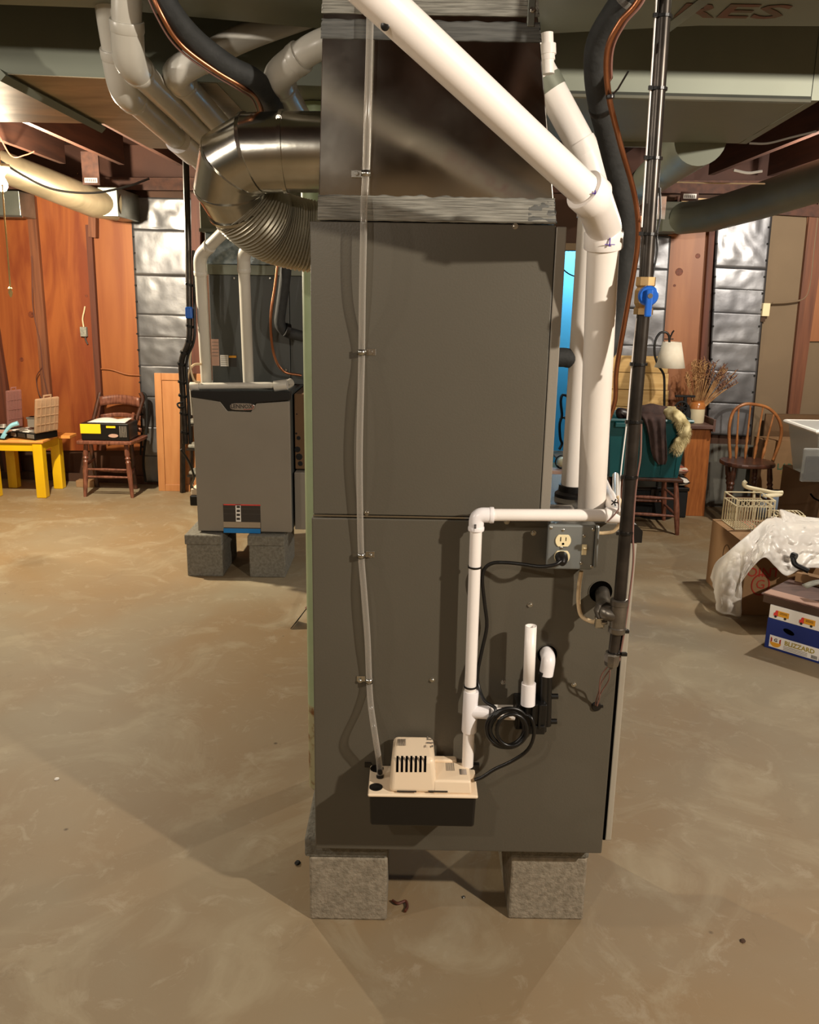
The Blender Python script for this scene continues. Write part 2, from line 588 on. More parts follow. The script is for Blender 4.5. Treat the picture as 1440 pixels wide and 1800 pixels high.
def text(s, size, m, mt, name='lettering', parent=None, depth=0.0006, wrap=None, bold=0.0, sx=1.0):
    """flat letters in the local xy plane of m, centred; wrap=(radius) bends about the local x axis cylinder"""
    cu = bpy.data.curves.new(name, 'FONT')
    cu.body = s
    cu.size = size
    cu.align_x = 'CENTER'
    cu.align_y = 'CENTER'
    cu.extrude = depth / 2
    cu.offset = bold
    cu.resolution_u = 2
    to = bpy.data.objects.new('tmp', cu)
    C.objects.link(to)
    bpy.context.view_layer.update()
    me = bpy.data.meshes.new_from_object(to.evaluated_get(bpy.context.evaluated_depsgraph_get()))
    bpy.data.objects.remove(to)
    b = MB()
    vs = []
    for v in me.vertices:
        p = v.co.copy()
        p.x *= sx
        if wrap:
            a = p.y / wrap
            p = V((p.x, math.sin(a) * (wrap + p.z), math.cos(a) * (wrap + p.z) - wrap))
        vs.append(m @ p)
    b.v = vs
    b.f = [tuple(q.vertices) for q in me.polygons]
    bpy.data.meshes.remove(me)
    return b.build(name, mt, parent)


# ================================================================ SETTING
floor_b = MB()
floor_b.box((-5.2, -3.2, -0.12), (5.2, 8.9, 0.0))
struct('floor', floor_b, T['floor'])
struct('ceiling', MB().box((-5.2, -3.2, 2.66), (5.2, 8.9, 2.72)), T['subfloor'])
ceil = bpy.data.objects['ceiling']
jx0 = G(46, 216, 2.42).x
jb = MB().box((-0.019, -3.07, 2.421), (0.019, 6.28, 2.659))
proto = None
k0 = int((-4.9 - jx0) / 0.406)
for k in range(k0, k0 + 25):
    x = jx0 + k * 0.406
    if x > 5.0: break
    if proto is None:
        proto = jb.build('joist', T['joist'], ceil)
        proto.location = (x, 0, 0)
    else:
        q = proto.copy()
        C.objects.link(q)
        q.location = (x, 0, 0)
# blocking between joists at the right and the board above the wall
x_r = jx0
while x_r < 1.9: x_r += 0.406
for i in range(6):
    if i in (1, 4): continue
    MB().box((x_r + i * 0.406 + 0.02, 4.55 + 0.04 * (i % 2), 2.43), (x_r + (i + 1) * 0.406 - 0.02, 4.59 + 0.04 * (i % 2), 2.655)).build('blocking', T['stud'], ceil)
# back wall: framing, opening to the blue room
dl = W(930, 440)[0]
dr = W(1072, 440)[0]
dz = W(1000, 440)[1]
wb = MB(MW)
wb.box((-5.3, 0, 0), (dl, 0.14, 2.42)).box((dr, 0, 0), (5.4, 0.14, 2.42)).box((dl, 0, dz), (dr, 0.14, 2.42))
wall_back = struct('wall_back', wb, T['wallb'])
# concrete curb at the foot of the wall
cb = MB(MW)
cb.box((-5.2, -0.03, 0), (dl - 0.1, 0, 0.07))
cb.build('footing', T['wallb'], wall_back)
MB(MW).box((dr + 0.1, -0.03, 0), (5.2, 0, 0.5)).build('footing', T['conc'], wall_back)
MB(MW).box((-5.2, -0.09, 2.33), (5.2, -0.001, 2.419)).build('top_plate', T['joist'], wall_back)
MB(MW).box((-5.2, -0.03, 2.4195), (5.2, 0.13, 2.659)).build('rim_board', T['subfloor'], wall_back)
# door opening casing
tr = MB(MW).box((dl - 0.06, -0.02, 0), (dl, 0.0, dz + 0.06)).box((dr, -0.02, 0), (dr + 0.06, 0, dz + 0.06)).box((dl - 0.06, -0.02, dz), (dr + 0.06, 0, dz + 0.05))
struct('trim_1', tr, T['tan'])
struct('wall_closet', MB().box((dl - 0.6, 8.3, 0), (dr + 0.9, 8.36, 2.5)).box((dl - 0.66, 7.0, 0), (dl - 0.6, 8.3, 2.5)).box((dr + 0.84, 6.9, 0), (dr + 0.9, 8.3, 2.5)).box((dl - 0.6, 6.95, 2.5), (dr + 0.9, 8.36, 2.54)), T['bluewall'])
struct('wall_left', MB().box((-5.2, -3.2, 0), (-5.08, 7.6, 2.66)), T['conc'])
struct('wall_right', MB().box((5.08, -3.2, 0), (5.2, 7.6, 2.66)), T['tan'])
struct('wall_front', MB().box((-5.1, -3.2, 0), (5.1, -3.08, 2.66)), T['tan'])


# ---- plywood panels, studs and foil on the back wall (positions measured along the wall)
def wall_poly(name, pix, d0, th, mt, d=0.0, bevel=0):
    """panel with its outline at given pixels, lying on the wall at distance d, thickness th"""
    pts = []
    for px, py in pix:
        s_, z_ = W(px, py, d + th)
        pts.append((s_, -(d + th), max(z_, 0.0)))
    return MB(MW).prism(pts, (0, th, 0)).build(name, mt, wall_back, bevel=bevel)


# left plywood, three sheets with a shadow gap between them
wall_poly('plywood_panel', [(-140, 330), (52, 342), (94, 792), (-120, 790)], 0, 0.012, T['ply'], 0.006)
wall_poly('plywood_panel', [(54, 330), (152, 335), (184, 792), (96, 792)], 0, 0.012, T['ply'], 0.006)
wall_poly('plywood_panel', [(154, 335), (232, 340), (254, 792), (186, 792)], 0, 0.012, T['ply2'], 0.006)
for cx, cy, r in ((55, 553, 0.026), (38, 632, 0.018), (152, 520, 0.012)):
    s_, z_ = W(cx, cy, 0.019)
    MB(MW).lathe([(r, 0), (r * 0.9, 0.002)], Matrix.Translation((s_, -0.0185, z_)) @ Matrix.Rotation(math.pi / 2, 4, 'X'), 14).build('knot', T['knot'], wall_back)
# pale grain figures of the plywood as thin battens of lighter veneer
# studs
wall_poly('stud', [(45, 345), (60, 345), (92, 730), (76, 730)], 0, 0.035, T['stud'], 0.02)
wall_poly('stud', [(150, 395), (160, 395), (184, 792), (174, 792)], 0, 0.035, T['studd'], 0.02)
wall_poly('stud', [(-40, 560), (-8, 560), (34, 830), (8, 830)], 0, 0.045, T['studd'], 0.02)
wall_poly('stud', [(336, 340), (352, 340), (352, 860), (338, 860)], 0, 0.04, T['studd'], 0.02)
wall_poly('header_block', [(155, 380), (168, 380), (168, 418), (155, 416)], 0, 0.06, T['stud'], 0.02)
# bottom of left wall: shadowed masonry under the sheets
# right side boards
wall_poly('plywood_panel', [(1176, 395), (1248, 400), (1226, 745), (1160, 745)], 0, 0.012, T['plyb'], 0.006)
for cx, cy, r in ((1194, 478, 0.028), (1227, 450, 0.018), (1186, 502, 0.010)):
    s_, z_ = W(cx, cy, 0.019)
    MB(MW).lathe([(r, 0), (r * 0.9, 0.002)], Matrix.Translation((s_, -0.0185, z_)) @ Matrix.Rotation(math.pi / 2, 4, 'X'), 14).build('knot', T['knot'], wall_back)
wall_poly('stud', [(1248, 395), (1258, 395), (1234, 745), (1224, 745)], 0, 0.05, T['studd'], 0.02)
wall_poly('fibreboard_panel', [(1358, 376), (1600, 380), (1560, 905), (1310, 895)], 0, 0.012, T['tan'], 0.006)
wall_poly('stud', [(1424, 370), (1456, 370), (1404, 742), (1384, 742)], 0, 0.045, T['stud'], 0.02)
wall_poly('plywood_panel', [(1420, 372), (1470, 372), (1470, 600), (1412, 600)], 0, 0.01, T['plyb'], 0.03)
wall_poly('beam', [(1190, 345), (1480, 362), (1480, 384), (1190, 366)], 0, 0.08, T['joist'], 0.02)
wall_poly('beam', [(1198, 347), (1262, 350), (1246, 366), (1198, 366)], 0, 0.09, T['pine'], 0.03)


# foil sheets: courses with their own wrinkles, tacked at the edges
def foil_course(tl, tr_, br, bl, seed, d=0.03, amp=0.012):
    c = [W(*q, d) for q in (tl, tr_, br, bl)]

    def fn(u, v):
        a = V((c[0][0], c[0][1])).lerp(V((c[1][0], c[1][1])), u)
        b_ = V((c[3][0], c[3][1])).lerp(V((c[2][0], c[2][1])), u)
        p = a.lerp(b_, v)
        e = min(u, 1 - u, v, 1 - v)
        k = min(1, e * 9)
        n = noise.noise(V((p.x * 6 + seed * 3.1, p.y * 5, seed))) + 0.5 * noise.noise(V((p.x * 15, p.y * 13 + seed, seed * 2)))
        return (p.x, -d - amp * k * n - 0.001 * k, p.y)
    n_ = max(3, 14)
    o = MB(MW).grid(fn, 22, 16).build('foil_sheet', T['foil'], wall_back, smooth=True, ang=80, solid=0.001)
    return o


def edge_x(y, y0, x0, y1, x1):
    return x0 + (x1 - x0) * (y - y0) / (y1 - y0)


def foil_run(ys, L, R, seed, skew=0.0, amp=0.006):
    for i in range(len(ys) - 1):
        a, b_ = ys[i], ys[i + 1] + 1.5
        lx = lambda y: edge_x(y, *L)
        rx = lambda y: edge_x(y, *R)
        foil_course((lx(a), a), (rx(a), a + skew), (rx(b_), b_ + skew), (lx(b_), b_), seed + i, 0.03 + 0.004 * (i % 2), amp * (2.6 if i == 0 else 1))


foil_run([346, 402, 482, 552, 590, 642, 696, 750, 800, 846], (346, 229, 830, 254), (346, 338, 830, 338), 3, 3)
foil_run([356, 470, 506, 548, 600, 650, 706, 762], (356, 1261, 762, 1243), (356, 1360, 762, 1320), 31, 4)
foil_run([412, 470, 540, 606, 640], (412, 1080, 640, 1076), (412, 1180, 640, 1164), 57, 3)
# tack heads along the foil edges
tk = MB(MW)
for (y0, x0, y1, x1) in ((356, 1263, 762, 1246), (356, 1357, 762, 1318), (402, 234, 800, 251)):
    for i in range(14):
        y = y0 + (y1 - y0) * (i + 0.5) / 14
        s_, z_ = W(edge_x(y, y0, x0, y1, x1) + random.uniform(-1, 1), y, 0.045)
        tk.box((s_ - 0.006, -0.048, z_ - 0.006), (s_ + 0.006, -0.03, z_ + 0.006))
tacks = tk.build('tacks', T['black_m'], wall_back)
tacks['kind'] = 'stuff'
# pine boards leaning at the lower right wall
for i in range(4):
    y0, y1 = 626 + i * 30, 626 + (i + 1) * 30 - 1
    pts = []
    for px, py in ((1062, y0 - 2), (1176, y0 + 1), (1174, y1 + 1), (1060, y1 - 2)):
        s_, z_ = W(px, py, 0.07)
        pts.append((s_, -0.07, z_))
    MB(MW).prism(pts, (0, 0.02, 0)).build('pine_board', T['pine'], wall_back, bevel=0.002)

# ================================================================ THE NEAR FURNACE
YF = 1.862
X0, X1 = -0.221, 0.497
furn = thing('furnace', 'large grey furnace cabinet on concrete blocks in the middle, pump and pipes on its side', 'furnace', (0.14, 2.13, 0.246))
MB().box((X0, YF, 0.246), (X1, 2.395, 1.105)).build('cabinet', T['grey'], furn, bevel=0.003)
MB().box((X0 + 0.004, YF + 0.004, 0.2462), (X1 - 0.004, YF + 0.012, 0.2475)).build('bottom_flange', T['zinc'], furn)
dd = MB().box((0.503, 1.870, 0.277), (0.521, 2.385, 1.060)).build('door', T['silver'], furn, bevel=0.004)
MB().prism([(0.4975, 1.866, 1.105), (0.515, 1.866, 1.10), (0.530, 1.866, 1.085), (0.530, 1.866, 1.058), (0.500, 1.866, 1.058)], (0, 0.52, 0)).build('door_trim', T['black'], furn, smooth=True, ang=30)
MB().box((0.4972, 1.8625, 0.285), (0.5032, 1.8665, 1.055)).build('door_gap_shade', T['hole'], furn)  # near-black strip painting the shade in the gap beside the door


def screw_on(px, py, parent, Y=YF, r=0.0042, name='screw'):
    p = P(px, py, Y)
    m = facing(p)
    MB().lathe([(r * 1.5, 0.0), (r * 1.5, 0.0012), (r, 0.0012), (r, 0.0048), (r * 0.8, 0.0055)], m, 10).build(name, T['zinc'], parent, smooth=True)


for q in ((938, 937), (932, 1063), (885, 1199), (760, 1195), (1009, 1203), (645, 901), (891, 917)):
    screw_on(*q, furn)


def knockout(px, py, r, parent, name='knockout_hole'):
    m = facing(P(px, py, YF))
    MB().lathe([(r, 0.0004), (r, 0.0010), (r * 0.96, 0.0014)], m, 32).build(name, T['hole'], parent)
    MB().lathe([(r * 1.0, 0.0004), (r * 1.03, 0.0010), (r * 1.03, 0.0018), (r * 0.97, 0.0018), (r * 0.97, 0.0010)], m, 32, cap=False).build('hole_edge', T['grey'], parent)


knockout(1056, 1040, 0.0275, furn)
knockout(962, 1150, 0.0240, furn)
# flue collar and label on the furnace top
p2b = P(1006, 876, 2.12)
MB().lathe([(0.045, 0), (0.045, 0.008), (0.036, 0.014), (0.036, 0.03)], Matrix.Translation((p2b.x, p2b.y, 1.105)), 28).build('vent_collar', T['black'], furn, smooth=True)
p1b = P(1040, 893, 1.945)
MB().lathe([(0.042, 0), (0.042, 0.006), (0.034, 0.010)], Matrix.Translation((p1b.x, p1b.y, 1.105)), 28).build('vent_collar', T['black'], furn, smooth=True)
lb = MB().box((0.325, 1.93, 1.1055), (0.395, 2.02, 1.1062)).build('top_label', T['white'], furn)
for i in range(6):
    MB().box((0.331, 1.94 + i * 0.012, 1.1064), (0.389, 1.944 + i * 0.012, 1.1068)).build('print_line', T['darkp'], lb)

# coil cabinet above
coil = thing('coil_cabinet', 'plain grey coil cabinet standing on top of the near furnace under the sheet metal plenum', 'coil cabinet', (0.04, 2.13, 1.112))
MB().box((-0.217, YF, 1.1135), (0.293, 2.395, 1.741)).build('cabinet', T['grey'], coil, bevel=0.002)
MB().box((0.2945, YF - 0.001, 1.1135), (0.316, 2.395, 1.738)).build('access_panel', T['grey_face'], coil, bevel=0.002)
MB().box((-0.217, YF - 0.0012, 1.1085), (0.143, YF + 0.004, 1.1125)).build('seam_trim', T['zinc'], coil)
MB().box((0.143, YF + 0.0012, 1.1065), (0.30, YF + 0.006, 1.1115)).build('seam_gap', T['grey'], coil)
screw_on(906, 398, coil)

# plenum and its bands of mastic
pl = thing('supply_plenum', 'shiny sheet metal plenum tapering up from the near coil cabinet to the ducts', 'plenum', (0.05, 2.1, 1.745))
pb = P(560, 388, YF), P(978, 390, YF), P(942, 0, YF), P(568, 0, YF)
zt = 2.17
hx = [(-0.200, YF + 0.002, 1.743), (0.293, YF + 0.002, 1.743), (0.293, 2.30, 1.743), (-0.200, 2.30, 1.743), (-0.186, YF + 0.002, zt), (0.229, YF + 0.002, zt), (0.229, 2.26, zt), (-0.186, 2.26, zt)]
MB().hexa(hx).build('plenum_box', T['plenum'], pl, bevel=0.002)


def band(zlo, zhi, name, mt, amp, seed, x0=-0.205, x1=0.30):
    def fn(u, v):
        x = x0 + (x1 - x0) * u
        jz = amp * noise.noise(V((x * 40, seed, 0)))
        z = zlo + (zhi - zlo + (jz if v > 0.5 else 0)) * v + (jz * 0.3 if v < 0.5 else 0)
        k = (z - 1.743) / (zt - 1.743)
        xl = -0.201 + 0.014 * k
        xr = 0.294 - 0.064 * k
        return (min(max(x, xl), xr), YF - 0.0006 + 0.0006 * noise.noise(V((x * 30, z * 300, seed))), z)
    MB().grid(fn, 90, 10).build(name, mt, pl, smooth=True, solid=0.0015)


band(1.743, 1.793, 'mastic_band', T['tape'], 0.006, 1)
band(1.743, 1.786, 'mastic_patch', T['tape_dk'], 0.008, 5, 0.235, 0.30)
band(2.083, 2.118, 'mastic_band', T['tape_dk'], 0.004, 2)
band(2.128, 2.165, 'mastic_band', T['tape'], 0.003, 3)
for (x, w_) in ((-0.205, 0.01), (-0.12, 0.02), (0.215, 0.012)):
    pass
MB().box((0.214, YF - 0.004, 2.11), (0.228, YF + 0.001, 2.165)).build('drive_cleat', T['galv'], pl, bevel=0.001)
screw_on(936, 18, pl, YF - 0.003)

# ducts overhead
zz = 2.18
poly = [G(0, 8, zz), G(170, 14, zz), G(560, 50, zz), G(945, 60, zz), G(1230, 45, zz), G(1440, 46, zz)]
poly = [V((-2.4, poly[0].y, zz))] + poly + [V((1.4, poly[-1].y, zz)), V((1.4, 1.875, zz)), V((-2.4, 1.875, zz))]
du = thing('overhead_duct', 'green-grey sheet metal duct running across the very top of the photo', 'duct', (0, 2.0, zz))
MB().prism(poly, (0, 0, 0.22)).build('duct_body', T['galv_dk'], du)
m = facing(G(1290, 16, zz - 0.0008), (0, 0, -1))
tq = G(1285, 20, zz)
m = Matrix.Translation((tq.x, tq.y, zz - 0.0015)) @ Matrix.Rotation(math.pi, 4, 'X')
text('RES', 0.125, m, T['redfaint'], 'red_lettering', du, bold=0.002, sx=1.2)
sa, sb = G(1165, 55, zz), G(1245, -6, zz)
MB().box((-0.014, 0, -0.003), (0.014, (sb - sa).length, 0.0), Matrix.Translation((sa.x, sa.y, zz)) @ Matrix.Rotation(math.atan2(-(sb - sa).x, (sb - sa).y), 4, 'Z')).build('seam_strip', T['galv'], du)

tk2 = thing('trunk_duct', 'wide rectangular galvanised trunk duct running across behind the plenum', 'duct', (0, 2.6, 2.1))
zt2 = 2.1
front = [V((-3.4, 2.22, zt2)), G(0, 130, zt2), G(195, 138, zt2), G(980, 166, zt2), G(1425, 176, zt2)]
back = [V((1.075, 3.06, zt2)), V((0.585, 3.064, zt2)), V((-0.60, 3.10, zt2)), V((-0.62, 3.38, zt2)), V((-0.98, 3.37, zt2)), V((-0.985, 2.90, zt2)), V((-3.4, 2.9, zt2))]
MB().prism(front + back, (0, 0, 0.29)).build('duct_body', T['galv_dk'], tk2)
# underside of the left run, its lit brown look put into the colour
MB().prism([V((-3.39, 2.225, zt2 - 0.002))] + [G(1, 130.5, zt2 - 0.002), G(200, 139, zt2 - 0.002), V((-0.50, 2.33, zt2 - 0.002)), V((-0.50, 3.09, zt2 - 0.002)), V((-0.63, 3.09, zt2 - 0.002)), V((-0.63, 3.37, zt2 - 0.002)), V((-0.975, 3.365, zt2 - 0.002)), V((-0.98, 2.895, zt2 - 0.002)), V((-3.39, 2.895, zt2 - 0.002))], (0, 0, 0.002)).build('underside_tint', T['galv_tan'], tk2)
a, b_ = G(-10, 128, zt2 - 0.012), G(140, 214, zt2 - 0.012)
MB().tube([(a.x, 2.24, zt2 - 0.01), (a.x, 2.93, zt2 - 0.01)], 0.014, 4).build('drive_cleat', T['galv_dk'], tk2)
MB().tube([P(966, 165, 2.36), G(1424, 176, zt2)], 0.009, 8).build('corner_seam', T['galv'], tk2, smooth=True)
e0, e1 = G(1425, 177, zt2 - 0.001), V((1.075, 3.06, zt2 - 0.001))
MB().prism([e0 + V((0, -0.004, 0)), e0 + V((0.022, -0.004, 0)), e1 + V((0.025, 0, 0)), e1], (0, 0, 0.29)).build('end_cap', T['galv_dk'], tk2)
MB().box((0.585, 3.064, 2.085), (0.80, 3.078, 2.115)).build('slip_joint', T['galv'], tk2)


def round_duct(label, pts, r, boot=None, mt='galv_dk', nm='round_duct', rings=()):
    o = thing(nm, label, 'duct', pts[0])
    MB().tube(pts, r, 28).build('pipe', T[mt], o, smooth=True, ang=50)
    for i in rings:
        d = (V(pts[i + 1]) - V(pts[i])).normalized()
        MB().tube([V(pts[i]) - d * 0.008, V(pts[i]) + d * 0.008], r * 1.03, 28).build('bead', T[mt], o, smooth=True)
    return o


rd = round_duct('round grey duct above the yellow table, ending at the wall beside the foil', [P(206, 362, 6.62), P(165, 356, 6.52), P(80, 322, 6.35), P(-40, 276, 6.2), P(-200, 215, 6.0)], 0.105, mt='galv_tan')
b0 = P(214, 362, 6.8)
MB().box((b0.x - 0.07, 6.50, b0.z - 0.10), (b0.x + 0.07, 7.02, b0.z + 0.10)).build('wall_boot', T['galv'], rd, bevel=0.004)
rd2 = thing('duct_boot', 'square grey duct boot on the wall behind the hanging light bulb', 'duct', P(20, 360, 6.9))
b0 = P(22, 360, 6.9)
MB().box((b0.x - 0.12, 6.78, b0.z - 0.09), (b0.x + 0.11, 7.05, b0.z + 0.09)).build('boot_box', T['galv'], rd2, bevel=0.004)
MB().box((b0.x - 0.14, 6.77, b0.z - 0.10), (b0.x + 0.125, 6.78, b0.z - 0.085)).build('flange', T['zinc'], rd2)
rd3 = round_duct('long dark round duct running from the right frame edge to the plywood wall', [P(1196, 384, 6.35), P(1250, 378, 6.1), P(1340, 352, 5.5), P(1460, 312, 4.75), P(1600, 262, 4.1)], 0.108)
b0 = P(1182, 384, 6.45)
MB().box((b0.x - 0.11, 6.30, b0.z - 0.10), (b0.x + 0.04, 6.64, b0.z + 0.10)).build('wall_boot', T['galv_dk'], rd3, bevel=0.004)
MB().box((b0.x - 0.16, 6.28, b0.z - 0.02), (b0.x - 0.10, 6.62, b0.z + 0.13)).build('boot_flange', T['chrome'], rd3)
round_duct('bluish round duct leaving the back of the trunk duct at right', [P(1232, 244, 3.08), P(1180, 285, 3.9), P(1100, 350, 6.0)], 0.085, mt='galv_dk')

# big galvanised elbow and the flex section beside the column
el = thing('duct_elbow', 'shiny galvanised round elbow with ribbed flexible hose, left side of the plenum', 'duct', P(500, 268, 2.06))
E = [P(562, 268, 2.05), P(500, 268, 2.05), P(446, 270, 2.05), P(415, 288, 2.07), P(408, 325, 2.10), P(424, 352, 2.13)]
E[0].x = -0.192
MB().tube(E, 0.0845, 36, cap=False).build('elbow', T['chrome'], el, smooth=True, ang=12)
for i in (1, 2, 3, 4, 5):
    din = (E[i] - E[i - 1]).normalized()
    dout = (E[min(i + 1, 5)] - E[i]).normalized() if i < 5 else din
    nn = (din + dout).normalized()
    MB().tube([E[i] - nn * 0.004, E[i] + nn * 0.004], 0.0885, 36).build('bead', T['chrome'], el, smooth=True, ang=60)
fp = cr([E[5], P(446, 374, 2.15), P(480, 398, 2.19), P(525, 412, 2.22), P(575, 420, 2.24)], 16)
fp = [p for p in fp if p.x < -0.222]
rr = [0.082 + (0.0055 if i % 2 else 0.0) for i in range(len(fp))]
MB().tube(fp, rr, 32).build('flexible_hose', T['hose'], el, smooth=True, ang=20)
screw_on(490, 207, el, 1.99)

# green column
cx, cy = G(541, 1385).x + 0.046, G(541, 1385).y + 0.03
colm = thing('steel_column', 'pale green painted steel column with rusty foot beside the near furnace', 'column', (cx, cy, 0))
MB().tube([(cx, cy, 0.30), (cx, cy, 2.098)], 0.0445, 28).build('shaft', T['green'], colm, smooth=True)
MB().tube([(cx, cy, 0.0), (cx, cy, 0.30)], 0.0446, 28).build('rusty_foot', T['rustg'], colm, smooth=True)


# ---- concrete blocks (cap block on a hollow block)
def cinder(name, x0, x1, y0, y1, z0, z1, mt, label, grp, cap=False):
    b = MB()
    n = 5
    b.box((x0, y0, z0), (x1, y1, z1))
    o = b.build(name, mt, None, bevel=0.006)
    tag(o, label, 'block', grp)
    return o


cinder('concrete_block', -0.243, -0.041, 1.905, 2.30, 0, 0.190, T['block'], 'rough concrete block under the left front corner of the near furnace', 'blocks under the furnaces')
cinder('concrete_block', 0.280, 0.478, 1.920, 2.30, 0, 0.190, T['block'], 'rough concrete block under the right front corner of the near furnace', 'blocks under the furnaces')
cinder('cap_block', -0.254, -0.041, 1.903, 2.30, 0.191, 0.2455, T['block_cap'], 'thin grey cap block between left block and the near furnace', 'cap blocks under the furnaces')
cinder('cap_block', 0.276, 0.480, 1.915, 2.30, 0.191, 0.2455, T['block_cap'], 'thin grey cap block between right block and the near furnace', 'cap blocks under the furnaces')


# ================================================================ PIPES NEAR THE FURNACE
def pipe(parent, pts, r, mt, name='pipe', n=20, R=None, **k):
    if R: pts = fillet(pts, R, 8)
    return MB().tube(pts, r, n).build(name, mt, parent, smooth=True, ang=35, **k)


def coupling(parent, p, d, r, L, mt, name='coupling', n=24):
    d = V(d).normalized()
    p = V(p)
    return MB().tube([p - d * L / 2, p - d * (L / 2 - 0.002), p + d * (L / 2 - 0.002), p + d * L / 2], [r * 0.97, r, r, r * 0.97], n).build(name, mt, parent, smooth=True, ang=35)


R2 = 0.0302
v1 = thing('vent_pipe', 'thick white plastic vent pipe slanting down from the top across the plenum', 'pipe', P(1062, 400, 1.80))
A1 = P(1036, 342, 1.65)
A0 = A1 + (P(668, 0, 1.38) - A1) * 1.25
A2 = P(1062, 400, 1.79)
A3 = V((p1b.x, p1b.y, 1.112))
d01 = (A1 - A0).normalized()
pipe(v1, [A0 - (A1 - A0) * 1.6, A1], R2 * 0.98, T['pvc'], 'slanting_pipe', 32)
pipe(v1, [A2, A3], R2 * 1.06, T['pvc_dirty'], 'upright_pipe', 32)
pipe(v1, [A1 - d01 * 0.012, A1 + d01 * 0.010, A2 - (A2 - A3).normalized() * -0.0, A2 + (A3 - A2).normalized() * 0.03], R2 * 1.16, T['pvc'], 'elbow_fitting', 32, R=0.03)
coupling(v1, A1 + d01 * 0.0, d01, R2 * 1.28, 0.034, T['pvc'], 'hub', 32)
coupling(v1, A2 + (A3 - A2).normalized() * 0.024, A3 - A2, R2 * 1.28, 0.034, T['pvc'], 'hub', 32)
# purple marks
for (px, py, Y_, dx, dy) in ((1072, 426, 1.755, 0.002, 0.016), (1072, 430, 1.755, 0.020, 0.0015), (1046, 340, 1.612, 0.010, 0.0015), (1046, 340, 1.612, 0.0015, 0.010)):
    p = P(px, py, Y_)
    MB().box((p.x - dx / 2, p.y - 0.002, p.z - dy / 2), (p.x + dx / 2, p.y, p.z + dy / 2)).build('primer_mark', T['purp'], v1)
# pipe hole cap near the top
hp = P(677, 46, 1.378)
MB().lathe([(0.0065, 0), (0.0065, 0.003), (0.005, 0.004)], align(hp, -ray(677, 46)), 14).build('black_plug', T['black'], v1, smooth=True)
# lettering on the far side of the slanting pipe, seen mirrored in the plenum
ax = d01
outv = V((0, 1, 0)) - ax * ax.y
outv = (outv.normalized() + V((0, 0, -0.25))).normalized()
outv = (outv - ax * outv.dot(ax)).normalized()
mid = A0.lerp(A1, 0.72)
xx = -ax
yy = outv.cross(xx)
mm = Matrix((xx, yy, outv)).transposed().to_4x4()
mm.translation = mid + outv * (R2 * 0.98 + 0.0004)
text('CHARLOTTE PIPE', 0.036, mm, T['pinkp'], 'pipe_lettering', v1, wrap=R2)

v2 = thing('vent_pipe', 'second white vent pipe, dirty, standing behind the first one at right of the coil cabinet', 'pipe', P(1006, 872, 2.12))
B0, B1, B2 = P(930, 85, 2.12), P(1046, 300, 2.12), V((p2b.x, p2b.y, 1.13))
Bm = V((B2.x, B2.y, P(1036, 350, 2.12).z))
pipe(v2, [B0, B1, Bm + (B2 - Bm) * 0.06], R2 * 1.1, T['pvc'], 'elbow_fitting', 28, R=0.05)
pipe(v2, [P(930, 85, 2.12), B1], R2, T['pvc_dirty'], 'slanting_pipe', 28)
pipe(v2, [Bm, B2], R2, T['pvc_dirty'], 'upright_pipe', 28)
pipe(v2, [B0.lerp(B1, 0.76), B0.lerp(B1, 0.86)], R2 * 1.18, T['pvc'], 'hub', 28)
pipe(v2, [B0.lerp(B1, 0.24), B0.lerp(B1, 0.34)], R2 * 1.16, T['galv_dk'], 'rubber_boot', 28)
v3 = thing('small_vent_pipe', 'thin white pipe with a coupling hanging at the top right edge of the plenum', 'pipe', P(963, 60, 2.1))
pipe(v3, [P(962, 58, 2.05), P(964, 130, 2.05)], 0.0133, T['pvc'], 'pipe')
pipe(v3, [P(963, 78, 2.05), P(963.5, 96, 2.05)], 0.018, T['pvc'], 'coupling')
pipe(v3, [P(963, 96, 2.05), P(963.5, 106, 2.05)], 0.0155, T['pvc'], 'collar')

# ---- insulated refrigerant line with copper companion on the right
rf = thing('insulated_line', 'thick black foam insulated line curving down behind the white pipe at right', 'pipe', P(1060, 130, 1.75))
rp = cr([P(1150, -120, 1.72), P(1118, -30, 1.72), P(1083, 20, 1.75), P(1052, 75, 1.80), P(1048, 130, 1.84), P(1056, 190, 1.9), P(1076, 270, 1.98), P(1098, 370, 2.05), P(1098, 480, 2.1), P(1085, 560, 2.12), P(1060, 625, 2.12), P(1010, 630, 2.12), P(990, 628, 2.12)], 8)
rp[-1].x = 0.318
MB().tube(rp, 0.0235, 20).build('foam', T['rubber'], rf, smooth=True)
for (i) in (12, 40):
    d = rp[i + 1] - rp[i]
    coupling(rf, rp[i], d, 0.0247, 0.012, T['vinyl'] if i == 12 else T['black'], 'tape_wrap')
cp = thing('copper_line', 'bare copper line curving down beside the black foam line at right', 'pipe', P(1070, 100, 1.7))
cpp = cr([P(1165, -110, 1.66), P(1125, -5, 1.68), P(1090, 40, 1.70), P(1068, 90, 1.73), P(1070, 165, 1.78), P(1090, 250, 1.84), P(1117, 350, 1.9), P(1121, 430, 1.93), P(1103, 540, 1.98), P(1084, 650, 2.03), P(1080, 710, 2.05), P(1055, 770, 2.08)], 8)
MB().tube(cpp, 0.0058, 12).build('tubing', T['copper'], cp, smooth=True)
cpp2 = [p + V((0.010 * (1 if i < 30 else 0.2), 0.006, 0)) for i, p in enumerate(cpp[:34])]
MB().tube(cpp2, 0.0028, 8).build('control_wire', T['wpink'], cp, smooth=True)
pt = P(1073, 170, 1.77)
MB().tube([pt, pt + V((0.012, -0.006, 0.012)), P(1105, 125, 1.74)], 0.0018, 6).build('tie_tail', T['black'], cp)
coupling(cp, pt, (0.1, 0, -1), 0.008, 0.006, T['black'], 'cable_tie')
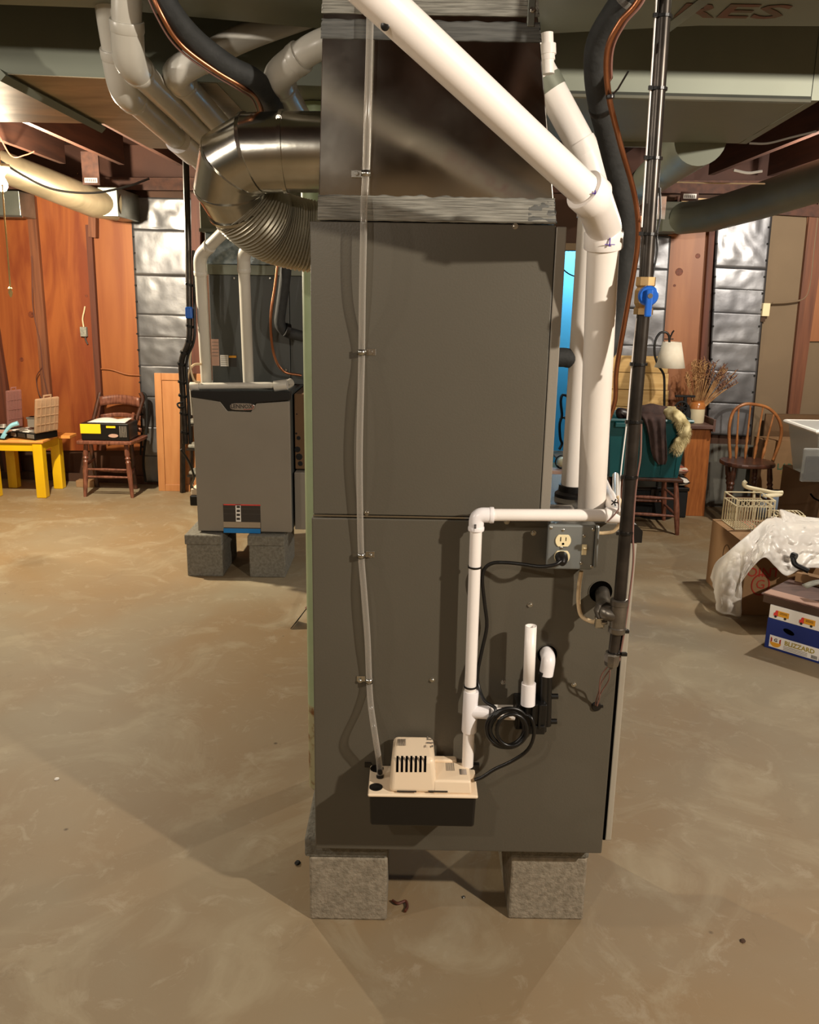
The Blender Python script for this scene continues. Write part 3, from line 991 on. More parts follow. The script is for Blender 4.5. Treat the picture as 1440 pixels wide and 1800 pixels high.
coupling(cp, P(1125, 385, 1.915), (0.05, 0.1, -1), 0.0072, 0.012, T['copper'], 'joint')
# second copper end hanging lower right (foil sheathed)

# ---- black iron gas pipe
YG = 1.75
gp = thing('gas_pipe', 'dark iron gas pipe dropping down the right side with a blue valve', 'pipe', P(1090, 1047, YG))
g0 = P(1176, -110, YG)
g1 = P(1132, 540, YG)
gx = lambda py: P(edge_x(py, 0, 1168, 540, 1132) if py < 540 else edge_x(py, 540, 1132, 1047, 1090), py, YG)
MB().tube([gx(-110), gx(492)], 0.0135, 20).build('upper_pipe', T['iron'], gp, smooth=True)
MB().tube([gx(550), gx(1056)], 0.0130, 20).build('lower_pipe', T['iron'], gp, smooth=True)
vb = gx(522)
MB().lathe([(0.015, -0.034), (0.0195, -0.034), (0.0195, -0.022), (0.016, -0.020), (0.020, -0.012), (0.020, 0.012), (0.016, 0.018), (0.0195, 0.022), (0.0195, 0.038), (0.015, 0.038)], Matrix.Translation(vb), 8).build('valve_body', T['brass'], gp)
bh = P(1139, 520, YG - 0.03)
MB().lathe([(0.0195, 0), (0.0195, 0.006), (0.017, 0.010)], facing(bh), 24).build('valve_handle', T['blue'], gp, smooth=True)
MB().box((bh.x - 0.007, bh.y - 0.018, bh.z - 0.040), (bh.x + 0.006, bh.y - 0.008, bh.z + 0.012)).build('valve_lever', T['blue'], gp, bevel=0.003)
MB().tube([bh + V((0, 0.03, 0)), bh + V((0, -0.019, 0))], 0.005, 10).build('valve_stem', T['zinc'], gp)
for y in (30, 157, 279, 412, 640, 741, 838, 936):
    p = gx(y)
    MB().tube([p + V((0, 0, -0.0025)), p + V((0, 0, 0.0025))], 0.0168, 16).build('cable_tie', T['black'], gp)
    MB().box((p.x - 0.021, p.y - 0.012, p.z - 0.003), (p.x - 0.013, p.y - 0.006, p.z + 0.004)).build('tie_head', T['black'], gp)
ww = cr([gx(y) + V((-0.0155, -0.004, 0)) for y in (-100, 100, 280, 400)], 4)
MB().tube(ww, 0.0018, 8).build('white_cable', T['pvc'], gp, smooth=True)
ww = cr([gx(y) + V((dx, -0.004, 0)) for y, dx in ((330, 0.0145), (380, 0.019), (412, 0.015), (440, 0.018), (470, 0.014), (490, 0.012))], 5)
MB().tube(ww, 0.002, 8).build('control_wire', T['black'], gp, smooth=True)
ww = cr([gx(y) + V((dx, -0.002, 0)) for y, dx in ((560, -0.013), (640, -0.0155), (741, -0.016), (838, -0.020), (900, -0.016))], 5)
MB().tube(ww, 0.0014, 8).build('white_cable', T['pvc'], gp, smooth=True)
ww = cr([gx(y) + V((dx, -0.002, 0)) for y, dx in ((745, 0.014), (800, 0.018), (838, 0.015), (880, 0.014), (936, 0.016), (985, 0.022), (1050, 0.020), (1105, 0.016), (1160, 0.010))], 5)
MB().tube(ww, 0.0022, 8).build('control_wire', T['wpink'], gp, smooth=True)
# tee, nipple into the knockout, drop leg, cap
tq0, tq1 = gx(1053), gx(1112)
tq1.x -= 0.002
MB().lathe([(0.0175, 0.0), (0.0195, 0.003), (0.0195, 0.012), (0.0175, 0.014), (0.0175, 0.062), (0.0195, 0.064), (0.0195, 0.074), (0.017, 0.076)], Matrix.Translation((tq0.x, YG, tq1.z)) @ Matrix.Diagonal((1, 1, (tq0.z - tq1.z) / 0.076, 1)), 20).build('tee', T['cast'], gp, smooth=True)
hc = P(1056, 1043, YF)
tm = V((tq0.x, YG, hc.z - 0.012))
MB().tube(fillet([tm, V((tm.x - 0.028, YG + 0.008, tm.z + 0.004)), V((hc.x + 0.004, YF + 0.001, hc.z + 0.002))], 0.02, 6), 0.0165, 18).build('tee_branch', T['cast'], gp, smooth=True)
coupling(gp, V((tm.x - 0.028, YG + 0.022, tm.z + 0.006)), V((-0.5, 1, 0)), 0.0215, 0.016, T['cast'], 'union_ring', 8)
MB().tube([gx(1110) + V((-0.002, 0, 0)), gx(1150) + V((-0.004, 0, 0))], 0.0118, 16).build('drip_leg', T['iron'], gp, smooth=True)
pc = gx(1160) + V((-0.006, 0, 0))
MB().lathe([(0.010, -0.016), (0.0155, -0.012), (0.0175, -0.002), (0.0175, 0.014), (0.016, 0.018)], Matrix.Translation(pc), 8).build('drip_cap', T['cast'], gp)
MB().tube([pc + V((0, 0, -0.022)), pc + V((0, 0, -0.012))], 0.005, 8).build('cap_nipple', T['cast'], gp)
for y in (1107, 1147):
    p = gx(y) + V((-0.002, 0, 0))
    MB().tube([p + V((0, 0, -0.0025)), p + V((0, 0, 0.0025))], 0.0172 if y < 1120 else 0.0145, 16).build('cable_tie', T['black'], gp)
    MB().box((p.x + 0.013, p.y - 0.012, p.z - 0.004), (p.x + 0.026, p.y - 0.004, p.z + 0.004)).build('tie_head', T['black'], gp, bevel=0.001)
# twisted pinkish wires to the grommet
tw = thing('thermostat_wires', 'twisted pinkish wires hanging from gas pipe to a black grommet in the furnace', 'wires', P(1062, 1200, 1.82))
for k in range(3):
    pts = []
    for i in range(25):
        t = i / 24
        p = P(edge_x(t, 0, 1078, 1, 1049), 1160 + 80 * t, 1.765 + 0.09 * t)
        bow = 0.012 * math.sin(t * math.pi)
        a = t * 9 + k * 2.1
        pts.append(p + V((math.cos(a) * 0.003 + (-bow if k == 0 else bow * 0.3 if k == 1 else -bow * 0.4), math.sin(a) * 0.003, 0)))
    MB().tube(pts, 0.0016, 6).build('wire', T['wpink'], tw, smooth=True)
gm = P(1048, 1241, YF)
MB().lathe([(0.0045, 0.0), (0.0115, 0.0), (0.0115, 0.004), (0.0095, 0.006), (0.0045, 0.006)], facing(gm), 18).build('grommet', T['black'], tw, smooth=True)
MB().box((gm.x + 0.008, gm.y - 0.005, gm.z - 0.002), (gm.x + 0.016, gm.y, gm.z + 0.003)).build('grommet_tab', T['black'], tw)

# ---- electrical box on the furnace side
eb = thing('outlet_box', 'galvanised electrical box with cream outlet and toggle switch on the furnace side', 'outlet', P(1006, 962, YF))
q0, q1 = P(964, 921, 1.815), P(1045, 1003, 1.815)
q1.x = q0.x + 0.104
q1.z = q0.z - 0.104
MB().box((q0.x + 0.006, 1.822, q1.z + 0.001), (q1.x + 0.005, YF - 0.0005, q0.z - 0.001)).build('box_body', T['elec'], eb, bevel=0.004)
cv = MB()
MB().box((q0.x, 1.812, q1.z), (q1.x, 1.8215, q0.z)).build('cover_plate', T['elec'], eb, bevel=0.006, seg=3)
MB().box((q1.x + 0.0005, 1.814, q1.z + 0.004), (q1.x + 0.0105, 1.826, q0.z - 0.002)).build('box_ear', T['elec'], eb, bevel=0.004)
for px, py in ((969, 928), (1043, 931), (990, 932), (1027, 942), (1022, 990), (1040, 996), (987, 963)):
    p = P(px, py, 1.812)
    MB().lathe([(0.0034, 0), (0.0034, 0.0012), (0.0022, 0.002)], facing(p), 10).build('screw', T['zinc'], eb, smooth=True)


def receptacle(px, py, slots=True):
    p = P(px, py, 1.812)
    ol = []
    r = 0.0172
    for i in range(28):
        a = 2 * math.pi * i / 28
        x, z = r * math.cos(a), r * math.sin(a)
        z = max(min(z, 0.0135), -0.0135)
        ol.append((p.x + x, p.y - 0.003, p.z + z))
    MB().prism(ol, (0, 0.0029, 0)).build('receptacle', T['ivory'], eb, bevel=0.0006)
    if slots:
        MB().box((p.x - 0.0068, p.y - 0.0036, p.z - 0.001), (p.x - 0.0050, p.y - 0.003, p.z + 0.0085)).build('slot', T['hole'], eb)
        MB().box((p.x + 0.0050, p.y - 0.0036, p.z + 0.000), (p.x + 0.0066, p.y - 0.003, p.z + 0.0080)).build('slot', T['hole'], eb)
        MB().lathe([(0.0027, 0), (0.0027, 0.0006)], facing((p.x, p.y - 0.003, p.z - 0.007)), 12).build('slot', T['hole'], eb)


receptacle(990, 950)
receptacle(988, 978, False)
p = P(1027, 966, 1.812)
MB().box((p.x - 0.0052, p.y - 0.0015, p.z - 0.012), (p.x + 0.0052, p.y, p.z + 0.012)).build('switch_frame', T['ivory'], eb)
MB().box((-0.0036, -0.010, -0.004), (0.0036, 0.0, 0.004), Matrix.Translation((p.x, p.y - 0.0012, p.z + 0.004)) @ Matrix.Rotation(-0.5, 4, 'X')).build('toggle', T['ivory'], eb, bevel=0.001)

# ---- cables from the box
cb1 = thing('cable', 'beige cable looping from bottom of outlet box to clamp beside the gas tee', 'cable', P(1018, 1050, 1.84))
cpts = cr([P(1022, 1004, 1.842), P(1018, 1030, 1.846), P(1017, 1060, 1.845), P(1022, 1082, 1.84), P(1038, 1092, 1.825), P(1050, 1093, 1.80)], 8)
MB().tube(cpts, 0.0048, 10).build('jacket', T['cable'], cb1, smooth=True)
kp = P(1053, 1091, 1.79)
MB().lathe([(0.012, 0), (0.013, 0.004), (0.013, 0.012), (0.009, 0.016)], align(kp + V((-0.008, 0, 0)), (1, 0, -0.05)), 12).build('clamp', T['zinc'], cb1, smooth=True)
MB().box((kp.x - 0.012, kp.y - 0.016, kp.z - 0.013), (kp.x + 0.010, kp.y - 0.010, kp.z + 0.013)).build('clamp_bar', T['zinc'], cb1, bevel=0.003)
MB().tube([kp + V((0.002, -0.018, 0.002)), kp + V((0.014, -0.018, 0.003))], 0.005, 12).build('clamp_screw', T['zinc'], cb1, smooth=True)
cb2 = thing('cable', 'beige cable curving from right side of outlet box up behind gas pipe', 'cable', P(1070, 935, 1.83))
MB().tube(cr([P(1049, 937, 1.838), P(1062, 937, 1.835), P(1078, 934, 1.825), P(1089, 922, 1.815), P(1093, 905, 1.80), P(1094, 890, 1.79), P(1086, 872, 1.80)], 8), 0.0042, 10).build('jacket', T['cable'], cb2, smooth=True)
MB().tube(cr([P(1068, 917, 1.80), P(1080, 905, 1.795), P(1088, 893, 1.795), P(1086, 880, 1.81)], 8), 0.0016, 8).build('strap_wire', T['wpink'], cb2, smooth=True)
kt = P(1080, 883, 1.80)
for a in range(5):
    an = a * 1.26
    MB().tube([kt, kt + V((math.cos(an) * 0.008, -0.003, math.sin(an) * 0.008))], 0.0015, 5).build('tie_tail', T['black'], cb2)

# ---- condensate pipes
YC = 1.815
r34 = 0.0135
cd = thing('condensate_pipe', 'thin white drain pipe rising from the pump and running right along the furnace', 'pipe', P(822, 1340, YC))
c0, c1, c2 = P(822, 1346, YC), P(838, 905, YC), P(1086, 906, YC)
c1 = V((c0.x + (c1.x - c0.x), YC, P(838, 905, YC).z))
MB().tube([c0, c1], r34, 20).build('upright_pipe', T['pvc'], cd, smooth=True)
MB().tube([c1, c2], r34, 20).build('cross_pipe', T['pvc'], cd, smooth=True)
MB().tube(fillet([c1 + (c0 - c1).normalized() * 0.034, c1, c1 + V((0.036, 0, 0))], 0.026, 8), 0.0168, 24).build('elbow', T['pvc_wht'], cd, smooth=True)
for dv in ((c0 - c1).normalized() * 0.031, V((0.033, 0, 0))):
    coupling(cd, c1 + dv, dv, 0.0182, 0.009, T['pvc_wht'], 'elbow_rim')
for i in range(9):
    e = c1 + V((-0.006, -0.0175, -0.018 - i * 0.0018))
    MB().box((e.x, e.y, e.z), (e.x + 0.005, e.y + 0.001, e.z + 0.0009)).build('barcode_line', T['darkp'], cd)
coupling(cd, c2 + V((-0.012, 0, 0)), (1, 0, 0), 0.0172, 0.030, T['pvc'], 'elbow_hub')
MB().tube(fillet([c2 + V((-0.022, 0, 0)), c2, P(1070, 872, 2.00)], 0.02, 6), 0.0165, 20).build('elbow', T['pvc'], cd, smooth=True)
cbk = P(1052, 858, 2.30)
cbk.z = max(cbk.z, 1.125)
MB().tube([c2, cbk], r34, 18).build('rear_pipe', T['pvc'], cd, smooth=True)
MB().tube([c2 + V((0.004, 0.03, -0.006)), cbk + V((0.045, 0, -0.002))], 0.009, 18).build('rear_conduit', T['pvc_old'], cd, smooth=True)
# tee
ta, tb = c0.lerp(c1, 1 - (1210 - 905) / 441), c0.lerp(c1, 1 - (1288 - 905) / 441)
ta, tb = P(828.5, 1214, YC), P(824.5, 1286, YC)
MB().tube([ta, ta.lerp(tb, 0.03), ta.lerp(tb, 0.97), tb], [0.0165, 0.0178, 0.0178, 0.0165], 24).build('tee', T['pvc_wht'], cd, smooth=True)
tc_ = ta.lerp(tb, 0.5)
tz = P(862, 1253, 1.80)
MB().tube([tc_, tz], [0.016, 0.0155], 20).build('tee_branch', T['pvc_wht'], cd, smooth=True)
MB().tube([tz, P(905, 1256, 1.80)], r34, 18).build('stub_pipe', T['pvc'], cd, smooth=True)
for y in (997, 1207):
    p = P(edge_x(y, 905, 838, 1346, 822), y, YC)
    MB().tube([p + V((0, 0, 0.003)), p + V((0, 0, -0.001))], 0.0155, 18).build('cable_tie', T['black'], cd)

# ---- trap assembly
tp = thing('condensate_trap', 'black plastic drain trap with two white pipe stubs on the furnace side', 'trap', P(945, 1240, YF))


def fbox(name, a, b, Y0, Y1, mt, parent, bev=0.003):
    p, q = P(*a, Y0), P(*b, Y0)
    return MB().box((p.x, Y0, q.z), (q.x, Y1, p.z)).build(name, mt, parent, bevel=bev)


fbox('trap_body', (908, 1238), (960, 1284), 1.80, YF - 0.001, T['black'], tp)
fbox('trap_base', (925, 1276), (958, 1292), 1.795, YF - 0.001, T['black'], tp)
for i in range(4):
    fbox('rib', (912 + i * 12, 1240), (914 + i * 12, 1282), 1.794, 1.802, T['black'], tp, 0.001)
tu0, tu1 = P(956, 1180, 1.825), P(953, 1285, 1.825)
MB().tube([tu0, tu1], 0.0105, 16).build('trap_tube', T['black'], tp, smooth=True)
tu0, tu1 = P(964, 1180, 1.835), P(962, 1275, 1.835)
MB().tube([tu0, tu1], 0.0095, 16).build('trap_tube', T['black'], tp, smooth=True)
for (a, b) in (((968, 1218), (981, 1230)), ((968, 1262), (979, 1274))):
    p, q = P(a[0], (a[1] + b[1]) / 2, 1.84), P(b[0], (a[1] + b[1]) / 2, 1.84)
    MB().tube([p, q], 0.0065, 12).build('side_port', T['black'], tp, smooth=True)
vp0, vp1 = P(933.5, 1100, 1.80), P(929, 1212, 1.80)
MB().tube([vp0, vp1], 0.0133, 20, cap=False).build('vent_stub', T['pvc'], tp, smooth=True, solid=0.002)
MB().tube([P(929.5, 1201, 1.80), P(928, 1238, 1.80)], 0.0168, 24).build('coupling', T['pvc_wht'], tp, smooth=True)
eo = P(961, 1150, YF - 0.002)
ee = P(960, 1186, 1.828)
MB().tube(fillet([eo + V((0, 0.0, 0.004)), V((eo.x, 1.828, eo.z + 0.002)), ee], 0.026, 8), 0.0165, 22).build('elbow', T['pvc_wht'], tp, smooth=True)
fbox('white_tag', (869, 1239), (902, 1243.5), 1.838, 1.839, T['white'], tp, 0)

# ---- pump
pu = thing('condensate_pump', 'beige condensate pump with black tank mounted low on the furnace side', 'pump', P(745, 1420, 1.80))
pf, pr_ = 1.738, YF - 0.001
xl, xr = P(648, 1398, pf).x, P(839, 1403, pf).x
zl = 0.484
ztk = P(740, 1456, pf).z
tkv = [(xl + 0.004, pf + 0.006, ztk), (xr - 0.004, pf + 0.006, ztk), (xr - 0.004, pr_, ztk), (xl + 0.004, pr_, ztk), (xl + 0.002, pf + 0.002, zl - 0.008), (xr - 0.002, pf + 0.002, zl - 0.008), (xr - 0.002, pr_, zl - 0.008), (xl + 0.002, pr_, zl - 0.008)]
MB().hexa(tkv).build('tank', T['black'], pu, bevel=0.006, seg=3)
MB().box((xl - 0.002, pf - 0.003, zl - 0.008), (xr + 0.002, pr_, zl)).build('lid', T['beige'], pu, bevel=0.005, seg=3)
# motor cover, tall part and low part
ax0, ax1 = P(684, 1388, 1.742).x, P(766, 1390, 1.742).x
zt1 = 0.572
yb = YF - 0.012
hv = [(ax0, pf + 0.003, zl), (ax1 + 0.004, pf + 0.003, zl), (ax1 + 0.004, yb, zl), (ax0, yb, zl), (ax0 + 0.006, pf + 0.012, zt1 - 0.004), (ax1 - 0.004, pf + 0.012, zt1 - 0.004), (ax1 - 0.006, yb, zt1), (ax0 + 0.008, yb, zt1)]
MB().hexa(hv).build('motor_cover', T['beige'], pu, bevel=0.011, seg=5, smooth=True, ang=60)
bx1 = P(830, 1392, 1.742).x
zl2 = 0.516
hv = [(ax1 - 0.006, pf + 0.003, zl), (bx1, pf + 0.003, zl), (bx1, yb - 0.02, zl), (ax1 - 0.006, yb - 0.02, zl), (ax1 - 0.006, pf + 0.008, zl2), (bx1 - 0.003, pf + 0.008, zl2), (bx1 - 0.003, yb - 0.022, zl2), (ax1 - 0.006, yb - 0.022, zl2)]
MB().hexa(hv).build('switch_cover', T['beige'], pu, bevel=0.005, seg=3, smooth=True)
hv = [(ax1 - 0.006, yb - 0.022, zl), (ax1 + 0.052, yb - 0.022, zl), (ax1 + 0.052, yb, zl), (ax1 - 0.006, yb, zl), (ax1 - 0.006, yb - 0.022, zl2 + 0.004), (ax1 + 0.052, yb - 0.022, zl2 + 0.004), (ax1 + 0.052, yb, zl2 + 0.004), (ax1 - 0.006, yb, zl2 + 0.004)]
MB().hexa(hv).build('switch_cover', T['beige'], pu, bevel=0.004, smooth=True)
for i in range(7):
    px = 697 + i * 8.15
    a = P(px, 1330, pf + 0.010)
    b2 = P(px + 4, 1358, pf + 0.006)
    z_hi, z_lo = a.z, b2.z
    fy = lambda z: pf + 0.003 + 0.009 * (z - zl) / (zt1 - zl)
    x_ = a.x
    MB().prism([(x_, fy(z_hi) - 0.0008, z_hi), (x_ + 0.0052, fy(z_hi) - 0.0008, z_hi), (x_ + 0.0052, fy(z_lo) - 0.0008, z_lo), (x_, fy(z_lo) - 0.0008, z_lo)], (0, 0.002, 0)).build('vent_slot', T['hole'], pu)
for (a, b) in ((698, 732), (753, 787)):
    p, q = P(a, 1391.5, pf + 0.0015), P(b, 1393.5, pf + 0.0015)
    MB().box((p.x, pf + 0.0012, p.z - 0.0012), (q.x, pf + 0.004, p.z + 0.0014)).build('lid_slot', T['darkp'], pu)
for px, py, r in ((663, 1345, 0.016), (661, 1384, 0.0155)):
    p = G(px, py, zl)
    MB().lathe([(r, 0.0), (r, 0.0015), (r * 0.8, 0.0015), (r * 0.72, 0.0005)], Matrix.Translation((p.x, min(p.y, YF - r - 0.002), zl)), 24).build('inlet_plug', T['black'], pu, smooth=True)
p = G(668, 1366, zl)
PT = V((p.x, p.y, zl + 0.001))
MB().lathe([(0.009, 0), (0.009, 0.004), (0.006, 0.008), (0.006, 0.016), (0.0045, 0.02)], Matrix.Translation((p.x, p.y, zl)), 16).build('barb_fitting', T['black'], pu, smooth=True)
p = P(644, 1345, YF - 0.004)
MB().box((p.x - 0.004, p.y, p.z - 0.006), (p.x + 0.012, YF - 0.0005, p.z + 0.006)).build('mount_tab', T['black'], pu)
p = P(835, 1345, YF - 0.004)
MB().box((p.x - 0.01, p.y - 0.01, p.z - 0.008), (p.x + 0.010, YF - 0.0005, p.z + 0.006)).build('mount_tab', T['black'], pu)
# small print on the cover tops
for i in range(6):
    for (bxx, L) in ((700, 20),):
        a = G(bxx + i * 2.4, 1299, zt1 + 0.0004)
        MB().box((a.x, a.y - 0.030, zt1 + 0.0002), (a.x + 0.0014, a.y, zt1 + 0.0010)).build('print_line', T['greyp'], pu)
for (px, py, w_, h_) in ((752, 1298, 0.003, 0.016), (757, 1300, 0.008, 0.004), (756, 1306, 0.016, 0.005), (760, 1312, 0.004, 0.008), (748, 1312, 0.002, 0.010)):
    a = G(px, py, zt1)
    MB().box((a.x - w_ / 2, a.y - h_ / 2, zt1 + 0.0002), (a.x + w_ / 2, a.y + h_ / 2, zt1 + 0.0010)).build('print_mark', T['greyp'], pu)
for i in range(6):
    a = G(784 + i * 2.6, 1343, zl2)
    MB().box((a.x, a.y - 0.030, zl2 + 0.0002), (a.x + 0.0013, a.y + 0.004, zl2 + 0.0008)).build('print_line', T['greyp'], pu)
a = G(815, 1358, zl2)
MB().box((a.x - 0.009, a.y - 0.010, zl2 + 0.0002), (a.x + 0.007, a.y + 0.014, zl2 + 0.0009)).build('rating_label', T['silverb'], pu)

# ---- clear tube with clamps
ct = thing('clear_tube', 'clear vinyl drain tube clipped up the furnace and plenum face', 'tube', P(640, 700, 1.85))
YT = 1.845
tpts = [P(652, -60, YT), P(650, 60, YT), P(646, 200, YT), P(643, 303, 1.852), P(640, 360, 1.838), P(639, 420, 1.832), P(637, 520, 1.836), P(636, 619, 1.853), P(634, 700, 1.845), P(632, 800, 1.842), P(633, 900, 1.848), P(635, 976, 1.853), P(640, 1040, 1.846), P(646, 1120, 1.846), P(649, 1196, 1.852), P(652, 1240, 1.835), P(659, 1290, 1.80), P(666, 1335, PT.y + 0.01), V((PT.x, PT.y, PT.z + 0.004))]
MB().tube(cr(tpts, 10), 0.0072, 16, cap=False).build('vinyl_tube', T['vinyl'], ct, smooth=True)
for px, py, side, yb_ in ((643, 305, -1, YF), (636, 619, 1, YF), (635, 976, 1, YF), (649, 1196, -1, YF)):
    p = P(px, py, 1.852)
    o = thing('tube_clamp', {305: 'small metal strap holding the clear tube against the shiny plenum', 619: 'small metal strap holding the clear tube on upper grey cabinet', 976: 'small metal strap holding the clear tube just below the cabinet seam', 1196: 'lowest small metal strap on the clear tube, above the pump'}[py], 'clamp', p, 'straps on the clear tube')
    pts = []
    for i in range(13):
        a = math.pi * i / 12
        pts.append((p.x - math.cos(a) * 0.0095, p.y - math.sin(a) * 0.0095))
    b = MB()
    vs = []
    for x, y in pts: vs.append((x, y, p.z - 0.006)); vs.append((x, y, p.z + 0.006))
    b.add(vs, [(2 * i, 2 * i + 2, 2 * i + 3, 2 * i + 1) for i in range(12)])
    b.build('strap', T['zinc'], o, smooth=True, ang=60, solid=0.0012)
    xa, xb = (p.x - 0.030, p.x - 0.009) if side < 0 else (p.x + 0.009, p.x + 0.030)
    MB().box((xa, YF - 0.0022, p.z - 0.007), (xb, YF - 0.0008, p.z + 0.007)).build('strap_foot', T['zinc'], o, bevel=0.001)
    screw_on(px + side * 16, py, o, YF - 0.002)

# ---- power cord with coil
pc_ = thing('power_cord', 'black power cord from the outlet down to a coil and the pump', 'cord', P(895, 1275, 1.80))
pp = P(988, 984, 1.806)
MB().lathe([(0.0145, 0), (0.014, 0.012), (0.010, 0.022), (0.006, 0.028)], align(P(987, 978, 1.809), (-0.05, -1, -0.35)), 14).build('plug', T['black'], pc_, smooth=True)
cpts = [P(986, 986, 1.785), P(975, 993, 1.78), P(950, 996, 1.785), P(920, 992, 1.80), P(890, 989, 1.815), P(866, 990, 1.83), P(852, 1000, 1.835), P(848, 1020, 1.835), P(852, 1060, 1.84), P(856, 1100, 1.845), P(848, 1140, 1.842), P(840, 1180, 1.832), P(841, 1205, 1.825), P(852, 1232, 1.80), P(870, 1244, 1.785)]
ccen = P(893, 1279, 1.778)
nlo = 4
for i in range(nlo * 20 + 6):
    a = math.pi * 0.75 - 2 * math.pi * i / 20
    k = i / (nlo * 20)
    r = 0.044 + 0.004 * math.sin(i * 0.37)
    ex = 0.003 * math.sin(i * 0.11)
    cpts.append(ccen + V((math.cos(a) * r + ex, 0.006 * math.sin(i * 0.31) - 0.004 + 0.007 * k, math.sin(a) * r * 1.02 - 0.002 * k)))
cpts += [P(934, 1262, 1.77), P(939, 1290, 1.77), P(928, 1318, 1.775), P(900, 1338, 1.785), P(870, 1352, 1.79), P(848, 1366, 1.79), P(834, 1371, 1.79)]
MB().tube(cr(cpts, 4), 0.0042, 10).build('cord', T['black'], pc_, smooth=True)
cloop = [ccen + V((math.cos(a) * 0.035 + 0.008, -0.012, math.sin(a) * 0.040)) for a in [2 * math.pi * i / 24 for i in range(24)]]
MB().tube(cloop, 0.0042, 10, closed=True).build('cord_loop', T['black'], pc_, smooth=True)

# ================================================================ LEFT OVERHEAD PVC PIPES AND INSULATED LINE
def pvc_run(label, pts, r, fits, R=0.06, mt='pvc_old', fm='pvc_old', grp=None):
    o = thing('vent_pipe', label, 'pipe', pts[0], grp)
    path = fillet(pts, R, 8)
    MB().tube(path, r, 24).build('pipe', T[mt], o, smooth=True, ang=40)
    for k, kind in fits:
        p = V(pts[k])
        a, b = (V(pts[k - 1]) - p).normalized(), (V(pts[k + 1]) - p).normalized()
        MB().tube(fillet([p + a * (R * 1.1 + 0.012), p, p + b * (R * 1.1 + 0.012)], R, 8), r * 1.12, 24).build('elbow', T[fm], o, smooth=True, ang=40)
        for d in (a, b):
            coupling(o, p + d * (R * 1.1 + 0.012), d, r * 1.17, 0.022, T[fm], 'hub')
    return o


pvc_run('left outer white vent pipe dropping from the ceiling, then slanting down to the right', [P(184, -60, 2.0), P(194, 30, 2.05), P(216, 158, 2.13), P(330, 262, 2.83), P(392, 322, 3.35)], R2, [(2, 'e')])
o = pvc_run('white vent pipe slanting beside the left outer one, elbow near the ceiling', [P(224, -60, 1.92), P(222, 20, 1.94), P(226, 108, 1.98), P(372, 250, 2.80), P(430, 300, 3.25)], R2, [(2, 'e')], R=0.05)
cpl = thing('pipe_coupling', 'white coupling low on the left outer slanting vent pipe', 'coupling', P(328, 260, 2.7))
pa, pb_ = P(312, 246, 2.655), P(338, 269, 2.84)
MB().tube([pa, pb_], 0.0365, 24).build('sleeve', T['pvc_wht'], cpl, smooth=True)
pvc_run('white vent pipe coming from the right, turning back down at an elbow left of centre', [P(590, 8, 2.262), P(425, 66, 2.19), P(305, 128, 2.14), P(398, 232, 2.7), P(440, 280, 3.1)], R2 * 0.98, [(2, 'e')], R=0.06)
pvc_run('short white vent pipe with an elbow tucked against the plenum top left', [P(596, 66, 2.0), P(548, 84, 2.0), P(486, 134, 2.05), P(512, 180, 2.26), P(530, 212, 2.42)], R2 * 0.98, [(2, 'e')], R=0.05)
il = thing('insulated_line', 'thick black foam insulated line curving across the upper left, above the elbow', 'pipe', P(400, 120, 2.0))
ip = cr([P(262, -60, 1.88), P(300, 18, 1.90), P(345, 72, 1.94), P(405, 118, 1.98), P(448, 140, 2.02), P(474, 172, 2.1), P(488, 215, 2.25), P(492, 250, 2.4)], 8)
MB().tube(ip, 0.0225, 18).build('foam', T['rubber'], il, smooth=True)
c3 = thing('copper_line', 'bare copper line with wire hugging the black foam line at upper left', 'pipe', P(340, 80, 1.9))
ip2 = cr([P(248, -60, 1.87), P(282, 22, 1.88), P(318, 78, 1.92), P(375, 122, 1.96), P(425, 152, 2.0), P(452, 172, 2.08), P(464, 210, 2.25)], 8)
MB().tube(ip2, 0.0052, 10).build('tubing', T['copper'], c3, smooth=True)
MB().tube([p + V((-0.010, 0.004, -0.004)) for p in ip2], 0.0022, 8).build('control_wire', T['wpink'], c3, smooth=True)

# ================================================================ FAR FURNACE
YB = 4.70
fx0, fx1 = P(349, 942, YB).x, P(513, 944, YB).x
ff = thing('furnace', 'smaller taupe furnace with black top trim and silver badge at back left', 'furnace', ((fx0 + fx1) / 2, YB + 0.35, 0.25))
fz0, fz1 = 0.25, P(430, 690, YB).z
MB().box((fx0 + 0.004, YB + 0.03, fz0), (fx1 - 0.004, YB + 0.75, fz1 + 0.015)).build('cabinet', T['coilgrey'], ff, bevel=0.004)
zc = lambda y: P(430, y, YB).z
dpoly = [(fx0, YB, fz0 + 0.01), (fx1, YB, fz0 + 0.01), (fx1, YB, zc(704)), (fx0 + 0.62 * (fx1 - fx0) + 0.02, YB, zc(709)), (fx0 + 0.60 * (fx1 - fx0) + 0.0, YB, zc(724)), (fx0 + 0.36 * (fx1 - fx0), YB, zc(723)), (fx0 + 0.29 * (fx1 - fx0), YB, zc(707)), (fx0, YB, zc(700))]
MB().prism(dpoly, (0, 0.03, 0)).build('front_door', T['grey_face'], ff, bevel=0.003)
tpoly = [(fx0 - 0.004, YB - 0.006, zc(688)), (fx1 + 0.01, YB - 0.006, zc(687)), (fx1 + 0.004, YB - 0.006, zc(702)), (fx0 + 0.62 * (fx1 - fx0) + 0.02, YB - 0.006, zc(708)), (fx0 + 0.60 * (fx1 - fx0) + 0.0, YB - 0.006, zc(723)), (fx0 + 0.36 * (fx1 - fx0), YB - 0.006, zc(722)), (fx0 + 0.29 * (fx1 - fx0), YB - 0.006, zc(706)), (fx0 - 0.004, YB - 0.006, zc(700))]
MB().prism(tpoly, (0, 0.036, 0)).build('top_trim', T['black'], ff, bevel=0.004)
bc = P(426, 715, YB - 0.010)
